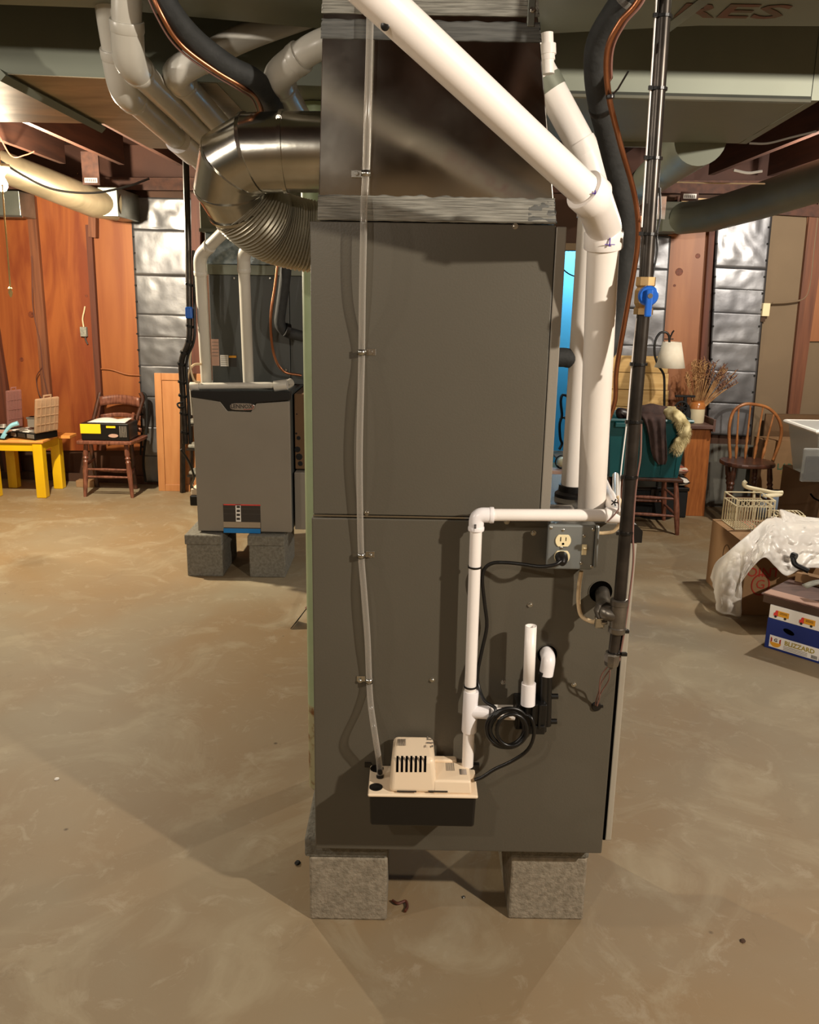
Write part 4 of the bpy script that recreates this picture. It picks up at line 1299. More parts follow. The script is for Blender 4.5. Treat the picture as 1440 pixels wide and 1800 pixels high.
ol = [(bc.x + 0.068 * math.copysign(abs(math.cos(a)) ** 0.6, math.cos(a)), bc.y, bc.z + 0.019 * math.copysign(abs(math.sin(a)) ** 0.6, math.sin(a))) for a in [2 * math.pi * i / 32 for i in range(32)]]
bdg = MB().prism(ol, (0, 0.006, 0)).build('badge', T['silverb'], ff, bevel=0.001)
text('LENNOX', 0.030, facing((bc.x - 0.004, bc.y - 0.0006, bc.z + 0.001)) @ Matrix.Shear('XY', 4, (0.0, 0.0)), T['darkp'], 'badge_lettering', bdg, bold=0.0006)
for i in range(1):
    arc = [(bc.x + 0.02 + 0.042 * math.cos(a), bc.y - 0.0008, bc.z - 0.001 + 0.014 * math.sin(a)) for a in [-1.9 + 2.6 * k / 12 for k in range(13)]]
    MB().tube(arc, 0.0012, 5).build('badge_swoosh', T['redp'], bdg)


def decal(parent, px0, py0, px1, py1, Y, mt, name='label_panel', th=0.0008):
    p, q = P(px0, py0, Y), P(px1, py1, Y)
    return MB().box((p.x, Y - th, q.z), (q.x, Y, p.z)).build(name, mt, parent)


wl_ = decal(ff, 392, 886, 459, 938, YB, T['darkp'], 'warning_label')
for a in ((393, 886, 458, 889, 'redst'), (393, 894, 458, 895, 'greyp'), (393, 903, 458, 904, 'greyp'), (393, 917, 458, 928, 'silverb'), (393, 928.5, 458, 937.5, 'cyanp'), (414, 887, 424, 917, 'white')):
    decal(ff, *a[:4], YB - 0.001, T[a[4]], 'label_band')
for i in range(4):
    decal(ff, 416, 889 + i * 7, 422, 893 + i * 7, YB - 0.002, T['darkp'], 'label_symbol')
# side return duct with holes right of the far furnace
rt = thing('return_duct', 'brown-grey return air duct box beside the far furnace, partly behind the green column', 'duct', P(530, 944, 4.9))
p, q = P(514.5, 690, 4.85), P(560, 946, 4.85)
MB().box((p.x + 0.008, 4.85, fz0 + 0.35), (q.x, 5.4, fz1 - 0.02)).build('upper_box', T['card2'], rt, bevel=0.004)
MB().box((p.x + 0.008, 4.80, fz0 + 0.0), (q.x, 5.4, fz0 + 0.34)).build('lower_box', T['grey_face'], rt, bevel=0.004)
for k, (x_, y_, r_) in enumerate(((517, 762, 0.006), (521, 770, 0.012), (519, 790, 0.018), (522, 803, 0.02), (518, 728, 0.004), (524, 815, 0.015))):
    MB().lathe([(r_, 0), (r_ * 0.9, 0.002)], facing(P(x_ + 4, y_, 4.849)), 9).build('rust_spot', T['black_m'], rt)
# coil cabinet of the far furnace
fc = thing('coil_cabinet', 'dark grey coil cabinet with stickers above the far furnace', 'coil cabinet', ((fx0 + fx1) / 2, 5.0, fz1 + 0.02))
YCo = 4.98
p, q = P(366, 470, YCo), P(535, 680, YCo)
ztop = P(450, 484, YCo).z
MB().box((p.x, YCo, fz1 + 0.02), (q.x - 0.08, YCo + 0.5, ztop)).build('cabinet', T['coilgrey'], fc, bevel=0.003)
MB().box((q.x - 0.078, YCo + 0.005, fz1 + 0.02), (q.x + 0.02, YCo + 0.5, ztop)).build('access_panel', T['coilgrey'], fc, bevel=0.003)
MB().box((p.x - 0.005, YCo - 0.012, ztop + 0.001), (q.x + 0.02, YCo + 0.5, P(450, 466, YCo).z)).build('top_flange', T['galv_dk'], fc, bevel=0.002)
decal(fc, 371, 596, 386, 643, YCo - 0.001, T['flap'], 'rating_label')
decal(fc, 387, 624, 402, 644, YCo - 0.001, T['white'], 'paper_label')
decal(fc, 402, 624, 416, 645, YCo - 0.001, T['darkp'], 'warning_label')
decal(fc, 402.5, 625, 415.5, 629, YCo - 0.0022, T['orangep'], 'label_band')
for i in range(5):
    decal(fc, 372.5, 601 + i * 6, 384, 602.3 + i * 6, YCo - 0.0022, T['greyp'], 'print_line')
    decal(fc, 388.5, 627 + i * 3.2, 400, 628 + i * 3.2, YCo - 0.0022, T['greyp'], 'print_line')
for px, py in ((503, 650), (475, 489), (505, 489), (412, 489)):
    pt = P(px, py, YCo - 0.013)
    MB().lathe([(0.008, 0), (0.006, 0.006)], facing(pt), 8).build('screw', T['zinc'], fc)
# plenum of the far furnace
fp_ = thing('supply_plenum', 'spangled galvanised plenum with dark upper band above the far coil cabinet', 'plenum', (p.x + 0.25, 5.2, ztop + 0.05))
zb_ = P(450, 466, YCo).z + 0.001
zc1 = P(450, 410, YCo).z
MB().box((p.x - 0.01, YCo, zb_), (q.x, YCo + 0.45, zc1)).build('plenum_box', T['spangle'], fp_, bevel=0.003)
MB().box((p.x - 0.03, YCo - 0.02, zc1 + 0.001), (q.x + 0.1, YCo + 0.45, 2.4)).build('duct_drop', T['galv_dk'], fp_, bevel=0.003)
MB().box((p.x - 0.035, YCo - 0.03, zc1 + 0.001), (q.x + 0.1, YCo - 0.021, zc1 + 0.02)).build('flange', T['galv'], fp_)
# far vent pipes
pvc_run('left upright white vent pipe entering the far furnace top', [P(455, 350, 4.3), P(405, 396, 4.45), P(351, 450, 4.6), P(363, 672, 4.82)], R2, [(2, 'e')], R=0.07, grp='upright vent pipes of far furnace')
pvc_run('right upright white vent pipe entering the far furnace top', [P(520, 372, 4.3), P(470, 405, 4.45), P(428, 444, 4.6), P(437, 672, 4.82)], R2, [(2, 'e')], R=0.07, grp='upright vent pipes of far furnace')
fd = thing('condensate_pipe', 'thin dusty drain pipe lying across the top of the far furnace', 'pipe', P(420, 679, 4.72))
a, b = P(336, 679, 4.73), P(492, 677, 4.73)
MB().tube([a, b], 0.018, 16).build('pipe', T['pvc_old'], fd, smooth=True)
MB().tube([P(482, 679, 4.73), P(505, 676, 4.73)], 0.030, 18).build('tee', T['pvc_old'], fd, smooth=True)
MB().tube([P(500, 678, 4.76), P(512, 672, 4.8)], 0.024, 14).build('bushing', T['vinyl'], fd, smooth=True)
coupling(fd, a + V((0.02, 0, 0)), (1, 0, 0), 0.023, 0.05, T['pvc_old'])
MB().tube([a + V((0.005, 0, 0)), a + V((0.005, 0.02, -0.16))], 0.016, 12).build('drop_pipe', T['pvc_old'], fd, smooth=True)
# far insulated line and copper
fi = thing('insulated_line', 'black foam insulated line bending into the far coil cabinet', 'pipe', P(495, 560, 4.8))
MB().tube(fillet([P(508, 425, 4.75), P(500, 500, 4.78), P(489, 580, 4.8), P(535, 592, 4.85)], 0.07, 8), 0.030, 18).build('foam', T['rubber'], fi, smooth=True)
MB().tube([P(501, 579, 4.79), P(508, 581, 4.8)], 0.037, 14).build('tape_wrap', T['black'], fi)
fcu = thing('copper_line', 'thin copper line looping in front of the far coil cabinet', 'pipe', P(480, 560, 4.75))
MB().tube(cr([P(491, 440, 4.74), P(484, 500, 4.75), P(476, 560, 4.76), P(481, 620, 4.8), P(498, 652, 4.84), P(530, 660, 4.86)], 8), 0.0075, 10).build('tubing', T['copper'], fcu, smooth=True)
# far blocks
for (a, b, y, lab) in ((336, 394, 1005, 'left'), (440, 500, 1013, 'right')):
    pa, pb2 = G(a, y), G(b, y + 4)
    xa = pa.x
    cinder('concrete_block', xa, xa + 0.205, 4.66, 5.06, 0, 0.19, T['block_cap'], 'grey concrete block under the %s side of the far furnace' % lab, 'blocks under the furnaces')
    cinder('cap_block', xa - 0.006, xa + 0.205, 4.65, 5.06, 0.191, 0.249, T['block_cap'], 'thin cap block under the %s side of the far furnace' % lab, 'cap blocks under the furnaces')
# far small pump at left of the far furnace
fpump = thing('condensate_pump', 'small black pump tank hanging low on left side of far furnace', 'pump', P(343, 875, 4.95))
p, q = P(337, 868, 4.95), P(352, 886, 4.95)
MB().box((p.x, 4.90, q.z), (fx0 - 0.002, 5.15, p.z)).build('tank', T['black'], fpump, bevel=0.006)
MB().box((p.x + 0.006, 4.91, p.z), (fx0 - 0.002, 5.14, p.z + 0.04)).build('motor_cover', T['beige'], fpump, bevel=0.006)
MB().tube(cr([P(318, 790, 4.72), P(332, 812, 4.75), P(341, 838, 4.85), P(337, 852, 4.92), P(344, 866, 4.98)], 8), 0.007, 8).build('cord', T['black'], fpump, smooth=True)

# far gas pipe bundle
fg = thing('gas_pipe', 'black gas pipe with taped wires dropping in front of the foil wall', 'pipe', P(325, 500, 4.7))
fgp = [P(326, 262, 4.7), P(331, 440, 4.7), P(334, 598, 4.7), P(318, 632, 4.7), P(322, 700, 4.7), P(326, 780, 4.7)]
MB().tube(fillet(fgp, 0.05, 5), 0.0165, 14).build('pipe', T['iron'], fg, smooth=True)
MB().tube(fillet([p + V((0.028, -0.004, 0)) for p in fgp[1:]], 0.05, 5), 0.008, 8).build('wire', T['black'], fg, smooth=True)
for y, x in ((500, 332), (552, 333), (573, 333.5), (600, 333), (620, 324), (640, 319), (672, 320), (696, 321), (727, 323), (760, 325)):
    p = P(x, y, 4.7)
    MB().tube([p + V((-0.002, 0, -0.006)), p + V((0.002, 0, 0.006))], 0.023, 10).build('cable_tie', T['black'], fg)
p = P(333, 548, 4.67)
MB().box((p.x - 0.018, p.y - 0.02, p.z - 0.035), (p.x + 0.018, p.y + 0.01, p.z + 0.025)).build('valve_handle', T['blue'], fg, bevel=0.006)
MB().tube(cr([P(336, 610, 4.7), P(334, 640, 4.7), P(341, 668, 4.7), P(352, 672, 4.72)], 6), 0.006, 8).build('beige_cable', T['cable'], fg, smooth=True)
MB().tube(cr([P(330, 700, 4.7), P(330, 660, 4.7), P(340, 642, 4.72), P(354, 640, 4.75)], 6), 0.007, 8).build('flex_line', T['cable'], fg, smooth=True)
MB().tube(cr([P(322, 707, 4.68), P(312, 710, 4.66), P(316, 717, 4.64), P(324, 715, 4.66)], 6), 0.005, 8).build('wire_loop', T['black'], fg, smooth=True)

# stepladder folded behind the far furnace's left edge
sl = thing('stepladder', 'folded stepladder with black rails and grey treads left of the far furnace', 'ladder', G(321, 866))
lx = G(321, 866)
top = P(334, 705, 6.75)
MB().tube([lx + V((0, 0, 0.0)), V((lx.x + 0.05, 6.74, 1.02))], 0.022, 4).build('rail', T['iron'], sl)
MB().tube([lx + V((0.06, 0.05, 0.0)), V((lx.x + 0.10, 6.78, 1.02))], 0.014, 4).build('rear_rail', T['iron'], sl)
MB().tube([lx + V((0.42, 0, 0)), V((lx.x + 0.38, 6.74, 1.02))], 0.022, 4).build('rail', T['iron'], sl)
for (ya, yb2) in ((832, 718), (844, 765), (858, 836)):
    pass
for yt, d_ in ((738, 0.05), (780, 0.10), (826, 0.14)):
    p = P(332, yt, 6.62)
    MB().box((lx.x + 0.10, 6.62 - d_ * 0.4, p.z - 0.03), (lx.x + 0.40, 6.72, p.z)).build('tread', T['tread'], sl, bevel=0.012)
    MB().box((lx.x + 0.09, 6.61 - d_ * 0.4, p.z - 0.045), (lx.x + 0.40, 6.72, p.z - 0.031)).build('tread_frame', T['iron'], sl)

# maple cabinet door leaning on the wall
cdr = thing('cabinet_door', 'flat maple cabinet door leaning upright against the foil wall', 'cabinet door', G(300, 863))
ca, cb_ = G(279, 863), G(349, 866)
zt_ = P(300, 656, 6.82).z
y0_ = ca.y
cw = P(357, 700, 6.82).x - ca.x
lean = Matrix.Translation((ca.x, y0_, 0)) @ Matrix.Rotation(-0.06, 4, 'X')
fr = 0.055
MB(lean).box((0, 0, 0), (fr, 0.02, zt_)).build('stile', T['maple'], cdr, bevel=0.002)
MB(lean).box((cw - fr, 0, 0), (cw, 0.02, zt_)).build('stile', T['maple'], cdr, bevel=0.002)
MB(lean).box((fr + 0.001, 0, 0), (cw - fr - 0.001, 0.02, fr)).build('rail', T['maple'], cdr, bevel=0.002)
MB(lean).box((fr + 0.001, 0, zt_ - fr), (cw - fr - 0.001, 0.02, zt_)).build('rail', T['maple'], cdr, bevel=0.002)
MB(lean).box((fr, 0.010, fr), (cw - fr, 0.018, zt_ - fr)).build('panel', T['maple'], cdr)

# ================================================================ LEFT SIDE: table, cases, chair, toolbox
ty0, ty1 = 6.46, 6.86
tx1 = G(82, 877).x
tx0 = tx1 - 0.46
zt_ = 0.455
yt = thing('yellow_table', 'small bright yellow table with a worn orange top', 'table', ((tx0 + tx1) / 2, 6.66, 0))
for (x, y) in ((tx0 + 0.005, ty0), (tx1 - 0.085, ty0), (tx0 + 0.005, ty1 - 0.075), (tx1 - 0.085, ty1 - 0.075)):
    MB().box((x, y, 0), (x + 0.075, y + 0.075, zt_ - 0.022)).build('leg', T['yellow'], yt, bevel=0.006)
for (a, b) in (((tx0 + 0.082, ty0 + 0.01), (tx1 - 0.087, ty0 + 0.035)), ((tx0 + 0.082, ty1 - 0.035), (tx1 - 0.087, ty1 - 0.01)), ((tx0 + 0.015, ty0 + 0.077), (tx0 + 0.04, ty1 - 0.077)), ((tx1 - 0.04, ty0 + 0.077), (tx1 - 0.015, ty1 - 0.077))):
    MB().box((a[0], a[1], zt_ - 0.085), (b[0], b[1], zt_ - 0.023)).build('apron', T['yellow'], yt)
MB().box((tx0 - 0.01, ty0 - 0.01, zt_ - 0.022), (tx1 + 0.005, ty1 + 0.02, zt_)).build('tabletop', T['ytop'], yt, bevel=0.006)
MB().box((tx1 + 0.008, ty1 - 0.12, zt_ - 0.03), (tx1 + 0.10, ty1 + 0.02, zt_ - 0.006)).build('drop_leaf', T['ytop'], yt, bevel=0.003)


def organizer(label, x0, x1, y0, y1, z, mt, lean_, lid_h, rotz, grp):
    o = thing('parts_organizer', label, 'organizer', ((x0 + x1) / 2, (y0 + y1) / 2, z), grp)
    c = V(((x0 + x1) / 2, (y0 + y1) / 2, z))
    m = Matrix.Translation(c) @ Matrix.Rotation(rotz, 4, 'Z')
    wx, wy, h = (x1 - x0) / 2, (y1 - y0) / 2, 0.055
    MB(m).box((-wx, -wy, 0.001), (wx, wy, h)).build('tray', T['black'], o, bevel=0.006)
    for k in range(3):
        MB(m).box((-wx + 0.02 + k * wx * 0.66, -wy - 0.004, 0.014), (-wx + 0.02 + k * wx * 0.66 + wx * 0.5, -wy + 0.002, 0.046)).build('tray_recess', T['greyp'] if k != 1 else T['darkp'], o, bevel=0.002)
    for i in range(4):
        for j in range(3):
            MB(m).box((-wx + 0.01 + i * wx * 0.49, -wy + 0.01 + j * wy * 0.64, h), (-wx + 0.01 + (i + 0.85) * wx * 0.49, -wy + 0.01 + (j + 0.85) * wy * 0.64, h + 0.004 + 0.004 * ((i + j) % 2))).build('bin', T['greyp'] if (i + j) % 2 else T['white'], o)
    ml = m @ Matrix.Translation((wx, 0, h)) @ Matrix.Rotation(lean_, 4, 'Y')
    lid = MB(ml).box((-0.012, -wy, 0), (0.012, wy, lid_h)).build('lid', mt, o, bevel=0.01)
    for i in range(1, 4):
        MB(ml).box((-0.016, -wy + 0.01, lid_h * i / 4 - 0.003), (0.016, wy - 0.01, lid_h * i / 4 + 0.003)).build('lid_rib', mt, lid)
    for i in range(1, 5):
        y_ = -wy + 2 * wy * i / 5
        MB(ml).box((-0.016, y_ - 0.003, 0.01), (0.016, y_ + 0.003, lid_h - 0.01)).build('lid_rib', mt, lid)
    MB(ml).tube([(0, -wy * 0.3, lid_h), (0, -wy * 0.3, lid_h + 0.018), (0, wy * 0.3, lid_h + 0.018), (0, wy * 0.3, lid_h)], 0.006, 6).build('lid_handle', mt, lid)
    return o


oa = P(16, 776, 6.52)
ob = P(70, 776, 6.52)
organizer('open parts case with clear tan lid on the yellow table, nearer the chair', oa.x, ob.x + 0.06, 6.50, 6.72, zt_, T['smoke'], 0.16, 0.27, -0.45, 'parts cases on the yellow table')
oc = P(-6, 760, 6.74)
organizer('open parts case with pinkish clear lid at the back left of the yellow table', oc.x - 0.05, oc.x + 0.17, 6.70, 6.84, zt_, T['smokep'], 0.08, 0.30, -0.45, 'parts cases on the yellow table')
gb = thing('parts_bin', 'small clear bin of grey parts standing in front of the tan lid', 'bin', P(60, 745, 6.6))
a, b = P(48, 733, 6.58), P(72, 751, 6.58)
MB().box((a.x, 6.57, b.z), (b.x, 6.64, a.z)).build('bin_box', T['greyp'], gb, bevel=0.003)
MB().box((a.x - 0.004, 6.565, a.z - 0.01), (b.x + 0.004, 6.645, a.z)).build('bin_rim', T['silverb'], gb)
nb = thing('notebook', 'flat dark notebook with pale cover at the left edge of the yellow table', 'notebook', P(5, 748, 6.55))
a = P(-30, 752, 6.5)
b = P(20, 744, 6.5)
MB().box((a.x, 6.47, zt_ + 0.001), (b.x - 0.04, 6.56, zt_ + 0.05)).build('pages', T['black'], nb, bevel=0.003)
MB().box((a.x, 6.46, zt_ + 0.052), (b.x - 0.03, 6.57, zt_ + 0.062)).build('cover', T['flap'], nb)
gl = thing('blue_glove', 'light blue rubber glove draped over the front of the tan case', 'glove', P(15, 755, 6.45))
gpts = cr([P(32, 744, 6.48), P(20, 748, 6.47), P(12, 756, 6.462), P(6, 764, 6.455), P(2, 770, 6.455)], 6)
MB().tube([V((p.x, p.y, max(p.z, zt_ + 0.012))) for p in gpts], [0.018 - 0.0004 * i for i in range(len(gpts))], 8).build('palm', T['bluecloth'], gl, smooth=True)
for k in range(3):
    gq = [V((p.x + 0.012 * k, p.y - 0.005 * k, max(p.z, zt_ + 0.008))) for p in gpts[-8:]]
    MB().tube(gq, 0.007, 6).build('finger', T['bluecloth'], gl, smooth=True)


# ---- chairs
def turned(mb, a, b, r, n=12, bulge=1.25, knob=True):
    a, b = V(a), V(b)
    pts, rr = [], []
    prof = [(0, 0.75), (0.08, 0.9), (0.3, 1.1), (0.5, bulge), (0.62, 1.0), (0.66, 1.3), (0.69, 0.9), (0.73, 1.35), (0.76, 0.9), (0.80, 1.2), (1, 0.95)] if knob else [(0, 0.75), (0.3, 1.0), (0.5, bulge), (0.7, 1.0), (1, 0.8)]
    for t, k in prof:
        pts.append(a.lerp(b, t))
        rr.append(r * k)
    mb.tube(pts, rr, n)
    return mb


fl, frr = G(150, 873), G(233, 875)
ch = thing('ladder_back_chair', 'old reddish wooden side chair with a tool box on its seat', 'chair', ((fl.x + frr.x) / 2, 6.7, 0))
zs = 0.425
w2 = (frr.x - fl.x)
sx0, sx1 = fl.x + 0.01, frr.x + 0.03
cwm = T['chairw']
turned(MB(), (fl.x, fl.y, 0), (fl.x + 0.03, fl.y + 0.02, zs), 0.017).build('leg', cwm, ch, smooth=True)
turned(MB(), (frr.x, frr.y, 0), (frr.x - 0.03, frr.y + 0.02, zs), 0.017).build('leg', cwm, ch, smooth=True)
bl_b, bl_t = V((fl.x + 0.08, 6.88, 0)), P(176, 690, 6.92)
br_b, br_t = V((frr.x + 0.08, 6.84, 0)), P(247, 690, 6.88)
br_b.x = G(252, 850).x
bl_b.x = br_b.x - 0.33
MB().tube(fillet([bl_b, V((bl_b.x - 0.02, 6.84, zs)), bl_t], 0.1, 6), 0.017, 10).build('back_post', T['chaird'], ch, smooth=True)
MB().tube(fillet([br_b, V((br_b.x - 0.01, 6.82, zs)), br_t + V((0.02, 0, -0.05)), br_t], 0.1, 6), 0.017, 10).build('back_post', T['chaird'], ch, smooth=True)
sp = [(sx0 - 0.03, 6.49, zs), (sx1 - 0.0, 6.49, zs), (sx1 + 0.02, 6.62, zs), (sx1 + 0.03, 6.82, zs), (sx0 + 0.06, 6.84, zs), (sx0 - 0.02, 6.66, zs)]
MB().prism(sp, (0, 0, 0.028)).build('seat', cwm, ch, bevel=0.008, seg=3)
for z, y_, dp in ((bl_t.z - 0.03, 0, 0.075), (bl_t.z - 0.175, 0, 0.035), (bl_t.z - 0.275, 0, 0.035)):
    def fn(u, v, z=z, dp=dp):
        x = bl_t.x + (br_t.x - bl_t.x) * u
        y = bl_t.y + (br_t.y - bl_t.y) * u + 0.03 * math.sin(u * math.pi)
        arch = 0.018 * math.sin(u * math.pi)
        return (x, y - 0.02, z + arch - dp * v)
    MB().grid(fn, 12, 3).build('slat', cwm, ch, smooth=True, solid=0.014)
for (z, a, b) in ((0.16, fl, frr), (0.22, fl, frr)):
    turned(MB(), (a.x + 0.01, a.y + 0.01, z), (b.x - 0.01, b.y + 0.01, z), 0.009, knob=False).build('stretcher', cwm, ch, smooth=True)
for (z, a, b) in ((0.18, frr, br_b), (0.24, fl, bl_b), (0.14, bl_b, br_b)):
    turned(MB(), (a.x, a.y + 0.005, z), (b.x, b.y - 0.01, z), 0.009, knob=False).build('stretcher', cwm, ch, smooth=True)
MB().tube(fillet([V((br_b.x + 0.02, 6.84, 0.62)), V((br_b.x + 0.035, 6.72, 0.56)), V((br_b.x + 0.005, 6.66, zs + 0.03))], 0.08, 6), 0.014, 10).build('side_brace', cwm, ch, smooth=True)
# second chair seen edge-on against the foil
c2b = thing('iron_rack', 'thin dark upright rack between the chair and the foil wall', 'rack', P(254, 740, 6.9))
MB().tube(cr([P(250, 690, 6.9), P(257, 700, 6.9), P(258, 750, 6.9), P(252, 810, 6.9), P(256, 846, 6.86)], 6), 0.010, 8).build('bar', T['black_m'], c2b, smooth=True)
MB().tube(cr([P(246, 700, 6.93), P(249, 750, 6.93), P(247, 800, 6.93)], 6), 0.008, 8).build('bar', T['black_m'], c2b, smooth=True)

a, b = P(144, 778, 6.52), P(228, 780, 6.52)
tbx = thing('tool_box', 'black and yellow tool case lying on the seat of the old chair', 'tool box', ((a.x + b.x) / 2, 6.6, zs + 0.03))
za = zs + 0.0285
MB().box((a.x, 6.515, za), (b.x, 6.74, za + 0.135)).build('case', T['black'], tbx, bevel=0.008)
MB().box((a.x - 0.001, 6.511, za + 0.055), (a.x + 0.155, 6.5155, za + 0.128)).build('yellow_panel', T['yel'], tbx)
MB().box((a.x + 0.20, 6.511, za + 0.10), (a.x + 0.27, 6.5155, za + 0.115)).build('yellow_strip', T['yel'], tbx)
pb3 = V((a.x + 0.25, 6.511, za + 0.040))
ol = [(pb3.x + 0.038 * math.cos(t), 6.509, pb3.z + 0.014 * math.sin(t)) for t in [2 * math.pi * i / 20 for i in range(20)]]
MB().prism(ol, (0, 0.006, 0)).build('oval_badge', T['flap'], tbx)
for i in range(5):
    MB().box((a.x + 0.30 + i * 0.012, 6.510, za + 0.03), (a.x + 0.306 + i * 0.012, 6.5155, za + 0.115)).build('rib', T['greyp'], tbx)
ppr = MB().grid(lambda u, v: (a.x + 0.05 + 0.29 * u, 6.53 + 0.19 * v, za + 0.1375 + 0.014 * abs(math.sin(u * 5)) * v + 0.002), 10, 6).build('paper_sheet', T['white'], None, smooth=True, solid=0.001)
tag(ppr, 'crumpled white paper lying on top of the black and yellow tool case', 'paper')

# light bulb, string
bl_ = thing('light_bulb', 'glowing bare light bulb at the left edge above the yellow table', 'light bulb', BULB)
bp_ = V(BULB)
bp_ = P(3, 322, 5.1)
MB().lathe([(0.001, -0.045), (0.020, -0.040), (0.031, -0.02), (0.031, 0.0), (0.022, 0.022), (0.014, 0.035)], Matrix.Translation(bp_), 20).build('bulb', T['bulb'], bl_, smooth=True, ang=80)
MB().lathe([(0.016, 0.035), (0.03, 0.05), (0.05, 0.08), (0.05, 0.10)], Matrix.Translation(bp_), 20).build('socket', T['crock'], bl_, smooth=True)
MB().tube([bp_ + V((0, 0, 0.10)), V((bp_.x, bp_.y, 2.655))], 0.006, 8).build('cord', T['cable'], bl_)
bpy.data.objects['bulb_light_back_left'].location = bp_ + V((0, 0, -0.085))
ps = thing('pull_string', 'knotted pull string hanging below the glowing light bulb', 'string', P(8, 400, 5.05))
MB().tube(cr([P(4, 324, 5.05), P(8, 380, 5.05), P(13, 440, 5.05), P(18, 505, 5.05)], 5), 0.0045, 6).build('string', T['string'], ps, smooth=True)
MB().lathe([(0.004, 0.02), (0.012, 0.01), (0.008, 0.0), (0.013, -0.012), (0.008, -0.03), (0.003, -0.04)], Matrix.Translation(P(18, 510, 5.05)), 8).build('knot', T['string'], ps, smooth=True)

# small things on the left wall
jbx = thing('junction_box', 'small pale junction box with cable on the plywood beside the dark stud', 'junction box', P(148, 583, 6.9))
s_, z_ = W(148, 583, 0.03)
mj = MW @ Matrix.Translation((s_, -0.02, z_))
MB(mj).box((-0.026, -0.03, -0.038), (0.026, 0, 0.038)).build('box', T['tread'], jbx, bevel=0.003)
MB(mj).tube(cr([(0.0, -0.012, 0.038), (-0.004, -0.012, 0.10), (0.012, -0.01, 0.16), (0.022, -0.008, 0.20)], 5), 0.006, 6).build('cable', T['cable'], jbx, smooth=True)
MB(mj).tube(cr([(0.005, -0.012, -0.038), (0.01, -0.012, -0.07), (0.022, -0.01, -0.10)], 5), 0.006, 6).build('cable', T['darkp'], jbx, smooth=True)


def wall_wire(label, pix, r, mt, d=0.045, cat='wire'):
    pts = []
    for q in pix:
        s_, z_ = W(*q, d)
        pts.append(MW @ V((s_, -d, z_)))
    o = MB().tube(cr(pts, 6), r, 6).build('wall_wire', mt, None, smooth=True)
    tag(o, label, cat)
    return o


wall_wire('brown wire dropping down the stud left of the yellow table', [(56, 450), (58, 540), (70, 600), (76, 655), (84, 692)], 0.005, T['studd'], 0.06)
wall_wire('pale wire running level on the plywood above the old chair', [(172, 648), (196, 650), (222, 658), (248, 660)], 0.006, T['ply2'], 0.03)
wall_wire('thin wire looping off the stud behind the parts cases', [(74, 646), (64, 664), (68, 690), (76, 705)], 0.004, T['studd'], 0.06)
wall_wire('beige cable curving along the tan panel to the white box at right', [(1444, 330), (1432, 430), (1424, 500), (1414, 524), (1390, 531), (1358, 533)], 0.007, T['tan'], 0.06)
sw = thing('wall_box', 'cream electrical box on the edge of the right foil panel', 'electrical box', P(1346, 547, 6.6))
s_, z_ = W(1346, 545, 0.05)
MB(MW).box((s_ - 0.026, -0.07, z_ - 0.045), (s_ + 0.026, -0.02, z_ + 0.05)).build('box', T['ivory'], sw, bevel=0.004)
MB(MW).box((s_ - 0.026, -0.05, z_ - 0.085), (s_ + 0.006, -0.02, z_ - 0.046)).build('lower_clamp', T['cardd'], sw)
# ceiling wires
def ceil_wire(label, pts, r, mt):
    o = MB().tube(cr(pts, 8), r, 6).build('ceiling_wire', mt, None, smooth=True)
    return tag(o, label, 'wire')


ceil_wire('black wire sagging beneath the joists at upper left', [P(-10, 276, 5.7), P(40, 308, 5.7), P(95, 333, 5.75), P(165, 339, 5.8), P(225, 327, 5.9), P(262, 314, 6.0)], 0.008, T['black'])
ceil_wire('thin pale wire crossing the joists above the long dark duct at right', [P(1185, 320, 5.0), P(1260, 322, 5.0), P(1345, 323, 5.0)], 0.004, T['cable'])
ceil_wire('short white cable between joists at right of the trunk duct', [P(1290, 299, 4.6), P(1315, 304, 4.6), P(1340, 301, 4.6)], 0.007, T['white'])
ceil_wire('grey wire sweeping under the joists near the right trunk duct end', [P(1318, 252, 4.2), P(1350, 252, 4.2), P(1390, 242, 4.2), P(1435, 231, 4.2)], 0.005, T['greyp'])
ceil_wire('thin brown cable looping under a joist above the light bulb', [P(-5, 232, 5.2), P(20, 274, 5.4), P(45, 272, 5.4), P(60, 266, 5.3)], 0.004, T['studd'])
for (px, py, nm) in ((1213, 345, 'white printed tag on the beam near the long dark duct'), (1395, 353, 'white printed tag on the beam at the right frame edge'), (160, 317, 'white printed tag on joist blocking above the left duct')):
    Yt = 6.30 if px > 1000 else 6.4
    p = P(px, py, Yt)
    o = thing('paper_tag', nm, 'tag', p)
    MB().box((p.x - 0.045, Yt - 0.002, p.z - 0.016), (p.x + 0.045, Yt, p.z + 0.016)).build('tag_paper', T['white'], o)
    for i in range(6):
        MB().box((p.x - 0.038 + i * 0.013, Yt - 0.003, p.z - 0.010), (p.x - 0.031 + i * 0.013, Yt - 0.0021, p.z + 0.008)).build('print_mark', T['greyp'], o)
    MB().box((p.x - 0.06, Yt + 0.001, p.z - 0.03), (p.x + 0.06, Yt + 0.02, 2.42 + 0.1 if px < 500 else p.z + 0.03)).build('backing_block', T['joist'], o)

